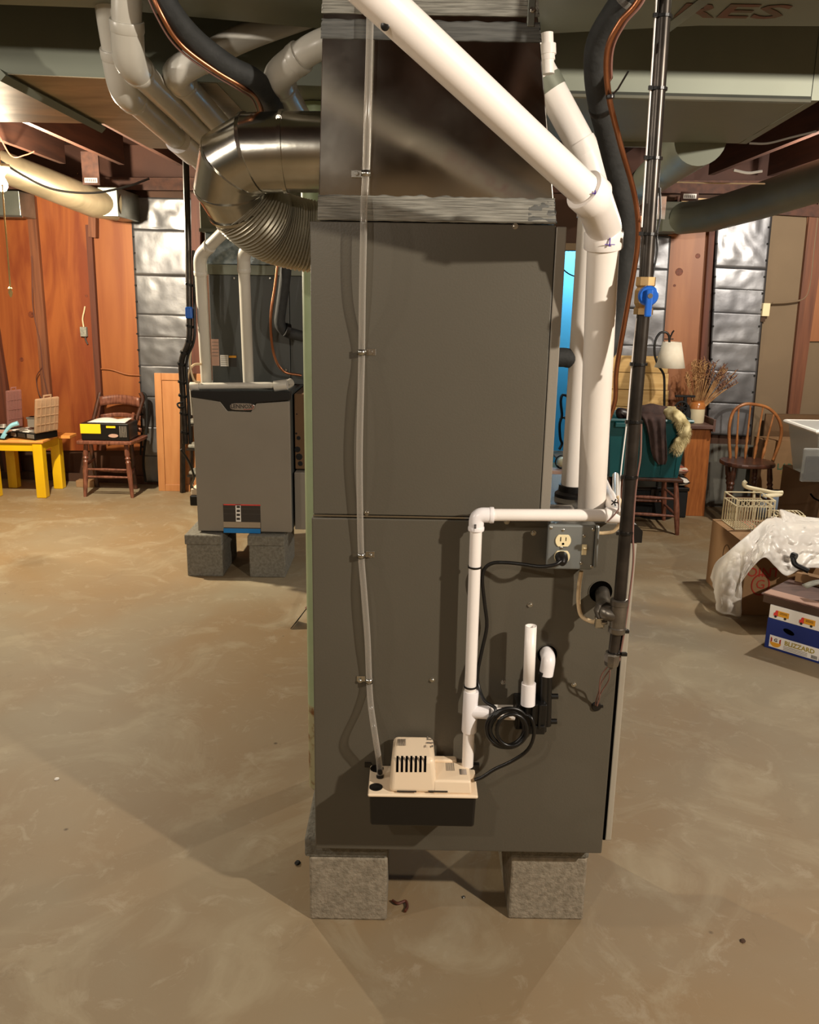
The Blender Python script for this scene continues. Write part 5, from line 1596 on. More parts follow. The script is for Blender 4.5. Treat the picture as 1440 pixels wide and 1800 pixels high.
# brick under the old chair, brush behind the column
bk = MB().box((0, 0, 0), (0.15, 0.08, 0.055), Matrix.Translation((G(152, 846).x, 6.86, 0))).build('brick', T['card'], None, bevel=0.004)
tag(bk, 'single tan brick on the floor behind the old chair', 'brick')
br = thing('broom', 'dark bristled broom lying on the floor behind the green column', 'broom', G(528, 1112))
bb = G(533, 1100)
for i in range(26):
    a = -0.5 + i / 25
    MB().tube([bb + V((0.02, 0.02, 0.09)), bb + V((-0.045 + 0.02 * a, -0.05 + 0.11 * (a + 0.5), 0.003))], 0.0022, 4).build('bristle', T['black_m'], br)
MB().tube([bb + V((0.015, 0.015, 0.08)), bb + V((0.16, 0.09, 0.20))], 0.012, 8).build('handle', T['stud'], br)

# ================================================================ RIGHT SIDE
# wooden chair carrying the teal tote
t0, t1 = G(1122, 918), G(1190, 940)
tc = thing('wooden_chair', 'old dark wooden chair under the teal tote, only its legs showing', 'chair', (1.75, 5.95, 0))
zs2 = P(1160, 842, 5.85).z
legs = [V((t1.x, 5.72, 0)), V((t1.x - 0.40, 5.80, 0)), V((t1.x + 0.02, 6.12, 0)), V((t1.x - 0.38, 6.16, 0))]
tops = [V((t1.x - 0.03, 5.76, zs2)), V((t1.x - 0.37, 5.84, zs2)), V((t1.x - 0.02, 6.08, zs2)), V((t1.x - 0.35, 6.12, zs2))]
for a, b in zip(legs, tops):
    turned(MB(), a, b, 0.019, knob=False, bulge=1.1).build('leg', T['chairw'], tc, smooth=True)
MB().prism([tops[1] + V((-0.04, -0.04, 0)), tops[0] + V((0.04, -0.04, 0)), tops[2] + V((0.04, 0.04, 0)), tops[3] + V((-0.04, 0.04, 0))], (0, 0, 0.025)).build('seat', T['chaird'], tc, bevel=0.008)
for z in (0.13, 0.25):
    turned(MB(), legs[1].lerp(tops[1], z / zs2), legs[0].lerp(tops[0], z / zs2), 0.010, knob=False).build('stretcher', T['chairw'], tc, smooth=True)
    turned(MB(), legs[0].lerp(tops[0], z / zs2), legs[2].lerp(tops[2], z / zs2), 0.009, knob=False).build('stretcher', T['chairw'], tc, smooth=True)
    turned(MB(), legs[1].lerp(tops[1], z / zs2), legs[3].lerp(tops[3], z / zs2), 0.009, knob=False).build('stretcher', T['chairw'], tc, smooth=True)
turned(MB(), legs[3].lerp(tops[3], 0.4), legs[2].lerp(tops[2], 0.4), 0.010, knob=False).build('stretcher', T['chairw'], tc, smooth=True)

# teal tote
zb = zs2 + 0.026
tt = thing('teal_tote', 'teal plastic storage tote full of clothing on the wooden chair', 'tote', (1.75, 5.95, zb))
xa, xb = P(1072, 740, 5.75).x, P(1212, 742, 5.75).x
ztp = P(1140, 739, 5.75).z
yA, yB2 = 5.74, 6.16
il_ = 0.035


def open_box(mb, x0, x1, y0, y1, z0, z1, inset, th=0.006):
    o = [(x0 + inset, y0 + inset, z0), (x1 - inset, y0 + inset, z0), (x1 - inset, y1 - inset, z0), (x0 + inset, y1 - inset, z0), (x0, y0, z1), (x1, y0, z1), (x1, y1, z1), (x0, y1, z1)]
    mb.add(o, [(3, 2, 1, 0), (0, 1, 5, 4), (1, 2, 6, 5), (2, 3, 7, 6), (3, 0, 4, 7)])
    return mb


open_box(MB(), xa, xb, yA, yB2, zb, ztp, il_).build('tub', T['teal'], tt, bevel=0.0, solid=0.006)
rim = [V((xa - 0.012, yA - 0.012, ztp)), V((xb + 0.012, yA - 0.012, ztp)), V((xb + 0.012, yB2 + 0.012, ztp)), V((xa - 0.012, yB2 + 0.012, ztp))]
MB().tube(rim, 0.013, 6, closed=True).build('rim', T['teal'], tt)
MB().box((xa + 0.03, yA - 0.035, ztp - 0.045), (xa + 0.17, yA + 0.01, ztp - 0.012)).build('grip', T['teal'], tt, bevel=0.006)
for x in (xa + 0.10, xa + 0.24, xb - 0.16, xb - 0.06):
    MB().prism([(x, yA + 0.001, ztp - 0.02), (x + 0.012, yA + 0.001, ztp - 0.02), (x + 0.012, yA + il_ - 0.003, zb + 0.02), (x, yA + il_ - 0.003, zb + 0.02)], (0, -0.006, 0)).build('rib', T['teal'], tt)


def blob(name, pts_r, mt, parent=None, n=12, rough=0.25, seed=1, freq=12):
    """smooth lumpy body through (point, radius) stations"""
    pts = cr([p for p, r in pts_r], 6)
    rs = []
    m_ = len(pts_r) - 1
    for i in range(len(pts)):
        t = i / 6
        k = min(int(t), m_ - 1)
        f = t - k
        rs.append(pts_r[k][1] * (1 - f) + pts_r[k + 1][1] * f)
    mb = MB().tube(pts, rs, n)
    out = []
    for v in mb.v:
        nn = noise.noise(v * freq + V((seed, 0, 0)))
        nv = V((noise.noise(v * freq + V((seed, 9, 0))), noise.noise(v * freq + V((seed, 0, 7))), nn))
        out.append(v + nv * rough * 0.03)
    mb.v = out
    return mb.build(name, mt, parent, smooth=True, ang=70)


# garments
gar = thing('brown_garment', 'dark brown jacket sleeve hanging over the front of the teal tote', 'garment', P(1140, 760, 5.68))
rows = [(722, 1124, 1168, 5.83, 0.05), (728, 1124, 1169, 5.76, 0.05), (735, 1129, 1170, 5.70, 0.035), (750, 1136, 1170, 5.69, 0.028), (770, 1141, 1171, 5.69, 0.026), (792, 1144, 1173, 5.69, 0.024), (808, 1149, 1173, 5.69, 0.022), (816, 1156, 1170, 5.69, 0.014)]


def sleeve(u, v):
    t = v * (len(rows) - 1)
    k = min(int(t), len(rows) - 2)
    q = [x_ * (1 - (t - k)) + y_ * (t - k) for x_, y_ in zip(rows[k], rows[k + 1])]
    a_, b_ = P(q[1], q[0], q[3]), P(q[2], q[0], q[3])
    c_ = (a_ + b_) / 2
    an = u * 2 * math.pi
    f = 1 + 0.12 * math.sin(5 * an + 3 * v) + 0.10 * math.sin(9 * an)
    return tuple(c_ + V((math.cos(an) * (b_ - a_).length / 2, math.sin(an) * q[4] * f - 0.008 * math.sin(7 * an + 6 * v), 0)))


MB().grid(sleeve, 48, 30).build('sleeve', T['fabric'], gar, smooth=True, ang=80)
blob('collar', [(P(1105, 745, 5.80), 0.03), (P(1125, 728, 5.80), 0.05), (P(1150, 724, 5.80), 0.055), (P(1180, 730, 5.85), 0.05)], T['fabric'], gar, seed=5, rough=0.6, n=16)
lea = blob('leather_glove', [(P(1088, 735, 5.82), 0.02), (P(1092, 726, 5.82), 0.036), (P(1102, 728, 5.83), 0.036), (P(1112, 736, 5.84), 0.02)], T['leather'], None, seed=8, rough=0.4)
tag(lea, 'rolled dark leather item in the left end of the teal tote', 'garment')
fur = thing('fur_stole', 'cream and brown fluffy fur stole draped over right corner of the tote', 'fur', P(1195, 745, 5.7))
fst = [(P(1172, 724, 5.82), 0.035), (P(1184, 728, 5.74), 0.045), (P(1196, 738, 5.70), 0.045), (P(1202, 752, 5.69), 0.040), (P(1203, 768, 5.69), 0.042), (P(1194, 780, 5.69), 0.045), (P(1188, 790, 5.69), 0.03)]
blob('pelt', fst, T['fur'], fur, seed=11, rough=0.8, n=18, freq=18)
random.seed(3)
hv_, hf_ = [], []
fpts = cr([p for p, r in fst], 30)
for i in range(1800):
    k = random.randrange(len(fpts))
    r = 0.040
    d = V((random.gauss(0, 1), random.gauss(0, 1) - 0.6, random.gauss(0, 1))).normalized()
    p = fpts[k] + d * r * 0.9
    e = p + d * 0.016 + V((random.uniform(-.008, .008), 0, -0.014))
    s = V((0.0016, 0, 0.0006))
    b = len(hv_)
    hv_ += [p - s, p + s, e]
    hf_.append((b, b + 1, b + 2))
mb = MB()
mb.v, mb.f = hv_, hf_
fh = mb.build('fur_hair', T['fur'], fur)
fh['kind'] = 'stuff'

# floor lamp
lp = thing('floor_lamp', 'dark gooseneck floor lamp with a cream cone shade behind the teal tote', 'lamp', P(1168, 712, 6.25))
YL = 6.25
lt = [P(1168, 905, YL), P(1168, 712, YL), P(1168, 668, YL), P(1165, 654, YL), P(1157, 642, YL), P(1151, 622, YL), P(1152, 600, YL), P(1160, 586, YL), P(1170, 584, YL), P(1176, 590, YL), P(1177, 604, YL)]
lt[0] = V((lt[1].x, YL, 0.02))
MB().tube([lt[0], lt[1]] + cr(lt[1:], 5)[1:], 0.0085, 10).build('stem', T['black'], lp, smooth=True)
MB().lathe([(0.13, 0), (0.13, 0.012), (0.03, 0.02)], Matrix.Translation((lt[1].x, YL, 0)), 24).build('base', T['black'], lp, smooth=True)
MB().tube([P(1177, 596, YL), P(1182, 585, YL), P(1185, 581, YL)], 0.006, 8).build('hook', T['black'], lp, smooth=True)
MB().tube([P(1168, 596, YL), P(1184, 596, YL)], 0.004, 6).build('finial', T['black'], lp)
shp = P(1178, 640, YL)
zh, zlw = P(1176, 601, YL).z, P(1178, 646, YL).z
MB().lathe([(0.108, zlw), (0.066, zh)], Matrix.Translation((shp.x, YL, 0)), 32, cap=False).build('shade', T['shade'], lp, smooth=True, solid=0.003)
for k in range(3):
    an = k * 2.1
    MB().tube([(shp.x, YL, zh - 0.01), (shp.x + 0.064 * math.cos(an), YL + 0.064 * math.sin(an), zh - 0.006)], 0.002, 5).build('shade_spider', T['brass'], lp)
MB().lathe([(0.012, 0), (0.018, 0.02), (0.026, 0.05), (0.02, 0.075)], Matrix.Translation((shp.x, YL, zlw + 0.02)), 14).build('lamp_bulb', T['white'], lp, smooth=True)

# oak stand
sA, sB = G(1206, 905), G(1236, 906)
ok = thing('oak_stand', 'narrow oak stand with a worn top behind the teal tote', 'stand', (sA.x + 0.1, 6.35, 0))
zo = P(1225, 752, 6.2).z
MB().prism([(sA.x - 0.02, 6.26, 0), (sB.x, 6.26, 0), (P(1251, 752, 6.2).x, 6.2, zo), (P(1203, 752, 6.2).x, 6.2, zo)], (0, 0.30, 0)).build('body', T['oak'], ok, bevel=0.003)
x_a, x_b = P(1190, 746, 6.15).x, P(1253, 748, 6.15).x
MB().box((x_a, 6.13, zo + 0.001), (x_b, 6.54, zo + 0.028)).build('top_board', T['purplewood'], ok, bevel=0.003)
MB().box((x_b + 0.001, 6.14, zo - 0.02), (x_b + 0.02, 6.54, zo + 0.07)).build('side_gallery', T['purplewood'], ok, bevel=0.003)
# crock with dried grass
kc = P(1223, 742, 6.28)
zk = zo + 0.0285
kx = kc.x
ck = thing('stoneware_crock', 'cream stoneware crock with brown glazed shoulder on the oak stand', 'crock', (kx, 6.28, zk))
hk = 0.165
MB().lathe([(0.056, 0), (0.058, 0.01), (0.058, hk * 0.62)], Matrix.Translation((kx, 6.28, zk)), 24).build('body', T['crock'], ck, smooth=True)
MB().lathe([(0.0585, hk * 0.62), (0.058, hk * 0.78), (0.050, hk * 0.88), (0.045, hk * 0.92), (0.050, hk), (0.044, hk), (0.040, hk * 0.85)], Matrix.Translation((kx, 6.28, zk)), 24, cap=False).build('glazed_shoulder', T['crockt'], ck, smooth=True)
dg = thing('dried_grasses', 'bunch of dried grasses and seed heads standing in the crock', 'dried grass', (kx, 6.28, zk + hk))
st, hd = MB(), MB()
hd2 = MB()
for i in range(74):
    an = random.uniform(-0.45, 0.95)
    L = random.uniform(0.20, 0.34)
    if an < -0.1: L *= 0.95
    root = V((kx + an * 0.05, 6.28 + random.uniform(-0.02, 0.02), zk + hk * 0.6))
    tip = root + V((math.sin(an) * L, random.uniform(-0.05, 0.05), math.cos(an) * L + 0.03))
    midp = root.lerp(tip, 0.5) + V((0, 0, 0.02 * abs(an)))
    pts = cr([root, midp, tip], 4)
    st.tube(pts, 0.0022, 4)
    tgt = hd2 if an > 0.12 else hd
    for k in range(9):
        q = midp.lerp(tip, 0.3 + 0.75 * k / 9)
        e = q + V((random.uniform(-0.022, 0.026), random.uniform(-0.02, 0.02), random.uniform(0.004, 0.03)))
        tgt.tube([q, e], [0.0032, 0.0018], 4)
dgs = st.build('stalks', T['straw'], dg)
dgs['kind'] = 'stuff'
o = hd.build('pale_seed_heads', T['straw'], dg)
o['kind'] = 'stuff'
o = hd2.build('purple_seed_heads', T['strawp'], dg)
o['kind'] = 'stuff'
# antique machine
am = thing('antique_machine', 'small black cast iron hand machine left of the crock', 'machine', P(1198, 735, 6.3))
b0 = P(1200, 742, 6.28)
MB().box((b0.x - 0.055, 6.20, zk), (b0.x + 0.04, 6.33, zk + 0.02)).build('foot', T['black_m'], am, bevel=0.004)
MB().tube([(b0.x, 6.27, zk + 0.01), (b0.x, 6.27, zk + 0.20)], 0.014, 10).build('post', T['black_m'], am, smooth=True)
MB().box((b0.x - 0.075, 6.255, zk + 0.185), (b0.x + 0.07, 6.285, zk + 0.20)).build('arm', T['black_m'], am, bevel=0.004)
whl = [V((b0.x - 0.03 + 0.045 * math.cos(a), 6.24, zk + 0.11 + 0.045 * math.sin(a))) for a in [2 * math.pi * i / 24 for i in range(24)]]
MB().tube(whl, 0.008, 8, closed=True).build('wheel', T['black_m'], am, smooth=True)
for k in range(4):
    an = k * math.pi / 4
    c_ = V((b0.x - 0.03, 6.24, zk + 0.11))
    dv = V((math.cos(an) * 0.043, 0, math.sin(an) * 0.043))
    MB().tube([c_ - dv, c_ + dv], 0.004, 6).build('spoke', T['black_m'], am)
MB().lathe([(0.03, 0), (0.028, 0.05), (0.018, 0.09), (0.01, 0.11)], Matrix.Translation((b0.x + 0.02, 6.26, zk + 0.02)), 14).build('hopper', T['black_m'], am, smooth=True)

# black trunk with cushions
tkx0, tkx1 = P(1082, 900, 6.3).x, P(1220, 900, 6.3).x
tr2 = thing('storage_trunk', 'black trunk on the floor behind the wooden chair legs', 'trunk', ((tkx0 + tkx1) / 2, 6.3, 0))
zt3 = P(1150, 855, 6.22).z
tkx1 = min(tkx1, sA.x - 0.03)
MB().box((tkx0, 6.20, 0.0), (tkx1, 6.50, zt3 - 0.03)).build('body', T['black_m'], tr2, bevel=0.008)
MB().box((tkx0 - 0.006, 6.19, zt3 - 0.029), (tkx1 + 0.006, 6.51, zt3)).build('lid', T['black'], tr2, bevel=0.006)
MB().box(((tkx0 + tkx1) / 2 - 0.03, 6.18, zt3 - 0.06), ((tkx0 + tkx1) / 2 + 0.03, 6.19, zt3 - 0.01)).build('latch', T['iron'], tr2)


def cushion(name, label, x0, x1, y0, y1, z0, z1, mt, cat='cushion'):
    def fn(u, v, s=1):
        x = x0 + (x1 - x0) * u
        y = y0 + (y1 - y0) * v
        e = (math.sin(u * math.pi) * math.sin(v * math.pi)) ** 0.35
        return x, y, e
    zm = (z0 + z1) / 2
    h = (z1 - z0) / 2
    mb = MB()
    mb.grid(lambda u, v: (fn(u, v)[0], fn(u, v)[1], zm + h * fn(u, v)[2]), 12, 12)
    mb.grid(lambda u, v: (fn(1 - u, v)[0], fn(1 - u, v)[1], zm - h * fn(1 - u, v)[2]), 12, 12)
    o = mb.build(name, mt, None, smooth=True, ang=80)
    return tag(o, label, cat)


cushion('patterned_cushion', 'black and white patterned cushion lying on the black trunk', P(1180, 850, 6.3).x, tkx1, 6.17, 6.45, zt3 + 0.001, zt3 + 0.085, T['patt'])
cushion('striped_cloth', 'folded striped cloth on top of the patterned cushion', P(1184, 830, 6.3).x, tkx1 - 0.01, 6.2, 6.42, zt3 + 0.086, zt3 + 0.16, T['stripe'], 'cloth')
# stack of white folded linens left of the tote
for k in range(4):
    z0 = zs2 - 0.02 + k * 0.06
    lx0 = P(1062, 800, 6.3).x
    o = cushion('folded_linen', 'pale folded linen left of the teal tote, ' + ['lowest', 'second from the bottom', 'third from the bottom', 'topmost'][k] + ' of its stack', lx0 - 0.05, P(1078, 800, 6.3).x + 0.02, 6.2, 6.4, z0, z0 + 0.058, T['tread'], 'linen')
    o['group'] = 'folded linens left of the teal tote'
bs = thing('side_stool', 'dark low stool holding the folded linens beside the tote', 'stool', (P(1070, 850, 6.3).x, 6.3, 0))
bxs = P(1070, 850, 6.3).x
MB().box((bxs - 0.12, 6.16, zs2 - 0.05), (bxs + 0.06, 6.44, zs2 - 0.021)).build('seat', T['chaird'], bs, bevel=0.004)
for dx in (-0.1, 0.04):
    for y in (6.18, 6.42):
        MB().tube([(bxs + dx, y, 0), (bxs + dx, y, zs2 - 0.05)], 0.013, 8).build('leg', T['chaird'], bs, smooth=True)

# hoop-back windsor chair
wcx = thing('windsor_chair', 'hoop-back wooden spindle chair with a dark seat, standing by the cartons', 'chair', (2.45, 6.2, 0))
YW = 6.0
zsw = P(1318, 820, YW).z
sL, sR = P(1274, 812, YW).x, P(1364, 822, YW).x
scx = (sL + sR) / 2
rx_, ry_ = (sR - sL) / 2, 0.2
ol = []
for i in range(28):
    a = 2 * math.pi * i / 28
    ol.append((scx + rx_ * math.copysign(abs(math.cos(a)) ** 0.8, math.cos(a)), 6.06 + ry_ * 0.85 * math.copysign(abs(math.sin(a)) ** 0.8, math.sin(a)), zsw))
MB().prism(ol, (0, 0, 0.030)).build('seat', T['chaird'], wcx, bevel=0.01, seg=3)
YH = 6.16
hoop = cr([P(1284, 803, YH), P(1282, 775, YH), P(1283, 745, YH), P(1291, 722, YH), P(1308, 711, YH), P(1328, 711, YH), P(1350, 717, YH), P(1367, 733, YH), P(1374, 755, YH), P(1370, 780, YH), P(1358, 812, YH)], 6)
hoop[0].z = hoop[-1].z = zsw + 0.02
MB().tube(hoop, 0.0115, 10).build('hoop', T['bent'], wcx, smooth=True)
for (xb_, xt_, yt_) in ((1294, 1299, 718), (1310, 1320, 711), (1326, 1342, 714), (1340, 1361, 727)):
    a, b = P(xb_, 805, YH - 0.01), P(xt_, yt_, YH)
    a.z = zsw + 0.028
    MB().tube([a, a.lerp(b, 0.1), a.lerp(b, 0.22), a.lerp(b, 0.28), a.lerp(b, 0.34), a.lerp(b, 0.5), b], [0.006, 0.010, 0.012, 0.007, 0.011, 0.007, 0.006], 8).build('spindle', T['bent'], wcx, smooth=True)
lf = [G(1258, 916), G(1274, 908), V((sR - 0.02, 5.92, 0)), V((sR - 0.05, 6.2, 0))]
lf[0].y, lf[1].y = 5.96, 6.12
lt2 = [V((sL + 0.06, 5.96, zsw)), V((sL + 0.08, 6.16, zsw)), V((sR - 0.06, 5.96, zsw)), V((sR - 0.08, 6.16, zsw))]
for a, b in zip(lf, lt2):
    turned(MB(), a, b, 0.017).build('leg', T['chaird'], wcx, smooth=True)
turned(MB(), lf[0].lerp(lt2[0], 0.45), lf[1].lerp(lt2[1], 0.45), 0.009, knob=False).build('stretcher', T['chaird'], wcx, smooth=True)
turned(MB(), lf[2].lerp(lt2[2], 0.45), lf[3].lerp(lt2[3], 0.45), 0.009, knob=False).build('stretcher', T['chaird'], wcx, smooth=True)
turned(MB(), lf[0].lerp(lt2[0], 0.45).lerp(lf[1].lerp(lt2[1], 0.45), 0.5), lf[2].lerp(lt2[2], 0.45).lerp(lf[3].lerp(lt2[3], 0.45), 0.5), 0.009, knob=False).build('stretcher', T['chaird'], wcx, smooth=True)


# cartons
def carton(label, x0, x1, y0, y1, z0, z1, mt, grp=None, flap=True, tape=True, rot=0.0):
    c = V(((x0 + x1) / 2, (y0 + y1) / 2, z0))
    o = thing('cardboard_box', label, 'box', c, grp)
    m = Matrix.Translation(c) @ Matrix.Rotation(rot, 4, 'Z')
    wx, wy, h = (x1 - x0) / 2, (y1 - y0) / 2, z1 - z0
    MB(m).box((-wx, -wy, 0), (wx, wy, h - 0.004)).build('carton', mt, o, bevel=0.003)
    MB(m).box((-wx, -wy, h - 0.0035), (-0.001, wy, h)).build('flap', mt, o)
    MB(m).box((0.001, -wy, h - 0.0035), (wx, wy, h)).build('flap', mt, o)
    return o, m, wx, wy, h


xg = P(1360, 800, 6.2).x
o, m, wx, wy, h = carton('tan carton with green LARGE lettering behind the hoop-back chair', xg - 0.06, xg + 0.42, 6.24, 6.44, 0.22, P(1380, 775, 6.24).z, T['card'])
text('LARGE', 0.065, facing(P(1389, 821, 6.239)), T['greenp'], 'green_lettering', o, bold=0.001)
text('MEDIUM', 0.03, facing(P(1385, 832, 6.239)), T['goldp'], 'small_lettering', o)
text('4.5 cu ft', 0.03, facing(P(1384, 840, 6.239)), T['goldp'], 'small_lettering', o)
o, m, wx, wy, h = carton('pale blue and brown carton on the floor under the LARGE carton', xg - 0.06, xg + 0.42, 6.25, 6.44, 0, 0.215, T['paleblue'])
o, m, wx, wy, h = carton('wide flattened brown carton standing behind the LARGE carton', P(1350, 760, 6.5).x - 0.05, P(1350, 760, 6.5).x + 1.1, 6.45, 6.475, 0.0, P(1400, 727, 6.5).z, T['card2'])
zq = P(1412, 846, 5.28).z
xq = P(1371, 860, 5.83).x
o, m, wx, wy, h = carton('big brown carton carrying the clear tub at the right edge', xq, xq + 0.72, 5.24, 5.83, 0, zq, T['card2'])
MB().tube(cr([P(1425, 868, 5.235), P(1432, 876, 5.235), P(1444, 882, 5.235)], 5), 0.006, 6).build('handle_slot', T['hole'], o)
# clear tub with contents
ctb = thing('clear_tub', 'clear plastic storage tub with white and dark contents on the big brown carton', 'tub', P(1430, 840, 5.5))
ux0 = P(1386, 741, 5.72).x
uz1 = P(1386, 741, 5.72).z
open_box(MB(), ux0, ux0 + 0.60, 5.28, 5.72, zq + 0.002, uz1, 0.05).build('tub', T['clearpl'], ctb, solid=0.005)
MB().tube([V((ux0 - 0.012, 5.27, uz1)), V((ux0 + 0.61, 5.27, uz1)), V((ux0 + 0.61, 5.73, uz1)), V((ux0 - 0.012, 5.73, uz1))], 0.014, 8, closed=True).build('rim', T['white'], ctb)
MB().box((ux0 - 0.0, 5.29, uz1 + 0.002), (ux0 + 0.59, 5.71, uz1 + 0.012)).build('lid', T['clearpl'], ctb, bevel=0.003)
pb = thing('white_bundle', 'white rolled cloth bundle inside the clear tub', 'cloth', (ux0 + 0.25, 5.45, zq + 0.2))
blob('roll', [(V((ux0 + 0.14, 5.40, zq + 0.20)), 0.03), (V((ux0 + 0.20, 5.40, zq + 0.22)), 0.08), (V((ux0 + 0.32, 5.42, zq + 0.22)), 0.09), (V((ux0 + 0.44, 5.44, zq + 0.2)), 0.07)], T['white'], pb, seed=4, rough=0.5, n=18)
blob('underside', [(V((ux0 + 0.10, 5.40, zq + 0.09)), 0.03), (V((ux0 + 0.16, 5.40, zq + 0.09)), 0.06), (V((ux0 + 0.28, 5.42, zq + 0.09)), 0.05)], T['greyp'], pb, seed=6, rough=0.5, n=14)
cc = thing('clear_case', 'small clear case of dark items leaning in front of the clear tub', 'case', P(1430, 820, 5.2))
a, b = P(1414, 788, 5.255), P(1450, 842, 5.255)
MB().box((a.x, 5.243, zq + 0.003), (a.x + 0.28, 5.274, a.z)).build('shell', T['clearpl'], cc, bevel=0.01)
MB().box((a.x + 0.02, 5.25, zq + 0.012), (a.x + 0.26, 5.268, a.z - 0.05)).build('contents', T['iron'], cc, bevel=0.008)

# box 1 with red sticker, sheet over it
bx0, by0, by1, bz = 1.735, 4.19, 4.73, 0.375
o, m, wx, wy, h = carton('tan carton with red sticker half covered by the white plastic sheet', bx0, bx0 + 0.85, by0, by1, 0, bz, T['card'])
a = G(1322, 922, bz + 0.001)
MB().box((a.x - 0.05, a.y - 0.07, bz + 0.0005), (a.x + 0.07, a.y + 0.075, bz + 0.0015)).build('red_sticker', T['redst'], o)
for k in range(4):
    MB().box((a.x - 0.045 + 0.028 * k, a.y - 0.06, bz + 0.0016), (a.x - 0.038 + 0.028 * k, a.y + 0.06, bz + 0.0022)).build('sticker_line', T['darkp'], o)
MB().box((a.x - 0.06, a.y - 0.17, bz + 0.0005), (a.x + 0.01, a.y - 0.13, bz + 0.0012)).build('torn_label', T['white'], o)
fpt = P(1336, 1007, by0 - 0.001)
text('POINT', 0.07, facing(fpt), T['redp'], 'red_lettering', o, bold=0.0008)
fpt = P(1337, 1028, by0 - 0.002)
ring = [fpt + V((0.045 * math.cos(a_), 0, 0.055 * math.sin(a_))) for a_ in [2 * math.pi * i / 24 for i in range(24)]]
MB().tube(ring, 0.004, 5, closed=True).build('logo_ring', T['redp'], o)
text('G', 0.07, facing(fpt), T['redp'], 'logo_letter', o)
sidep = V((bx0 - 0.001, 4.46, 0.24))
ring = [sidep + V((0, 0.05 * math.cos(a_), 0.06 * math.sin(a_))) for a_ in [2 * math.pi * i / 24 for i in range(24)]]
MB().tube(ring, 0.003, 5, closed=True).build('logo_ring', T['card2'], o)

# blue fruit box, rotated
c0_, c1_ = G(1343, 1137), G(1440, 1167)
ang = math.atan2(c1_.y - c0_.y, c1_.x - c0_.x)
MBX = Matrix.Translation((c0_.x, c0_.y, 0)) @ Matrix.Rotation(ang, 4, 'Z')
Lb, Db, Hb = 0.50, 0.30, 0.215
bb_ = thing('fruit_box', 'blue and white printed fruit box at the right edge, lowest in the pile', 'box', c0_)
MB(MBX).box((0, 0, 0), (Lb, Db, Hb - 0.065)).build('blue_body', T['bluebox'], bb_, bevel=0.003)
MB(MBX).box((0.004, 0.001, Hb - 0.0645), (Lb, Db, Hb)).build('white_band', T['white'], bb_, bevel=0.002)


def on_front(x, z, y=-0.0012):
    return MBX @ Matrix.Translation((x, y, z)) @ Matrix.Rotation(math.pi / 2, 4, 'X')


sxx = (c1_ - c0_).length
# label
lab = MB(MBX).box((0.022, -0.0012, 0.012), (sxx * 0.985, 0, 0.070)).build('paper_label', T['white'], bb_)
# fruit emblem drawn as flat shapes
ol = [(0.052 + 0.026 * math.cos(a_), -0.0022, 0.038 + 0.022 * math.sin(a_)) for a_ in [math.pi + math.pi * i / 14 for i in range(15)]]
MB(MBX).prism(ol, (0, 0.0009, 0)).build('emblem_bowl', T['orangep'], bb_)
for sgn in (-1, 1):
    ol = [(0.052 + sgn * 0.024, -0.0022, 0.036), (0.052 + sgn * 0.017, -0.0022, 0.040), (0.052 + sgn * 0.017, -0.0022, 0.056), (0.052 + sgn * 0.024, -0.0022, 0.062)]
    MB(MBX).prism(ol if sgn < 0 else ol[::-1], (0, 0.0009, 0)).build('emblem_side', T['redp'], bb_)
text('G', 0.022, on_front(0.052, 0.050, -0.0022), T['darkp'], 'emblem_letter', bb_, bold=0.0006)
text('BLIZZARD', 0.030, on_front(0.162, 0.049, -0.0018), T['goldp'], 'brand_lettering', bb_, bold=0.0008, sx=1.0)
for k in range(3):
    MB(MBX).box((0.09, -0.002, 0.031 - k * 0.007), (0.20, -0.0012, 0.033 - k * 0.007)).build('print_line', T['greyp'], bb_)
for k in range(7):
    MB(MBX).box((sxx * 0.985 - 0.034 + k * 0.004, -0.002, 0.016), (sxx * 0.985 - 0.032 + k * 0.004, -0.0012, 0.032)).build('barcode_line', T['darkp'], bb_)
# hand hole
ol = [(0.105 + 0.026 * math.cos(a_), -0.0012, 0.108 + 0.012 * math.sin(a_) - 0.2 * 0.026 * math.cos(a_)) for a_ in [2 * math.pi * i / 20 for i in range(20)]]
MB(MBX).prism(ol, (0, 0.001, 0)).build('hand_hole', T['hole'], bb_)
# printed toy trucks
for x_ in (0.026, 0.145, 0.262):
    zc_ = Hb - 0.038
    MB(MBX).box((x_ + 0.020, -0.0009, zc_ - 0.008), (x_ + 0.070, 0.001, zc_ + 0.018)).build('truck_cargo', T['orangep'], bb_)
    MB(MBX).prism([(x_, -0.0012, zc_ - 0.010), (x_ + 0.019, -0.0012, zc_ - 0.010), (x_ + 0.019, -0.0012, zc_ + 0.018), (x_ + 0.010, -0.0012, zc_ + 0.018), (x_ + 0.006, -0.0012, zc_ + 0.006), (x_, -0.0012, zc_ + 0.004)], (0, 0.0015, 0)).build('truck_cab', T['redst'], bb_)
    for wx_ in (0.010, 0.055):
        MB(MBX).lathe([(0.006, 0), (0.005, 0.001)], Matrix.Translation((x_ + wx_, -0.0012, zc_ - 0.012)) @ Matrix.Rotation(math.pi / 2, 4, 'X'), 12).build('truck_wheel', T['darkp'], bb_)
    for k in range(2):
        MB(MBX).box((x_ + 0.028, -0.0016, zc_ + 0.010 - k * 0.006), (x_ + 0.062, -0.001, zc_ + 0.012 - k * 0.006)).build('print_line', T['darkp'], bb_)

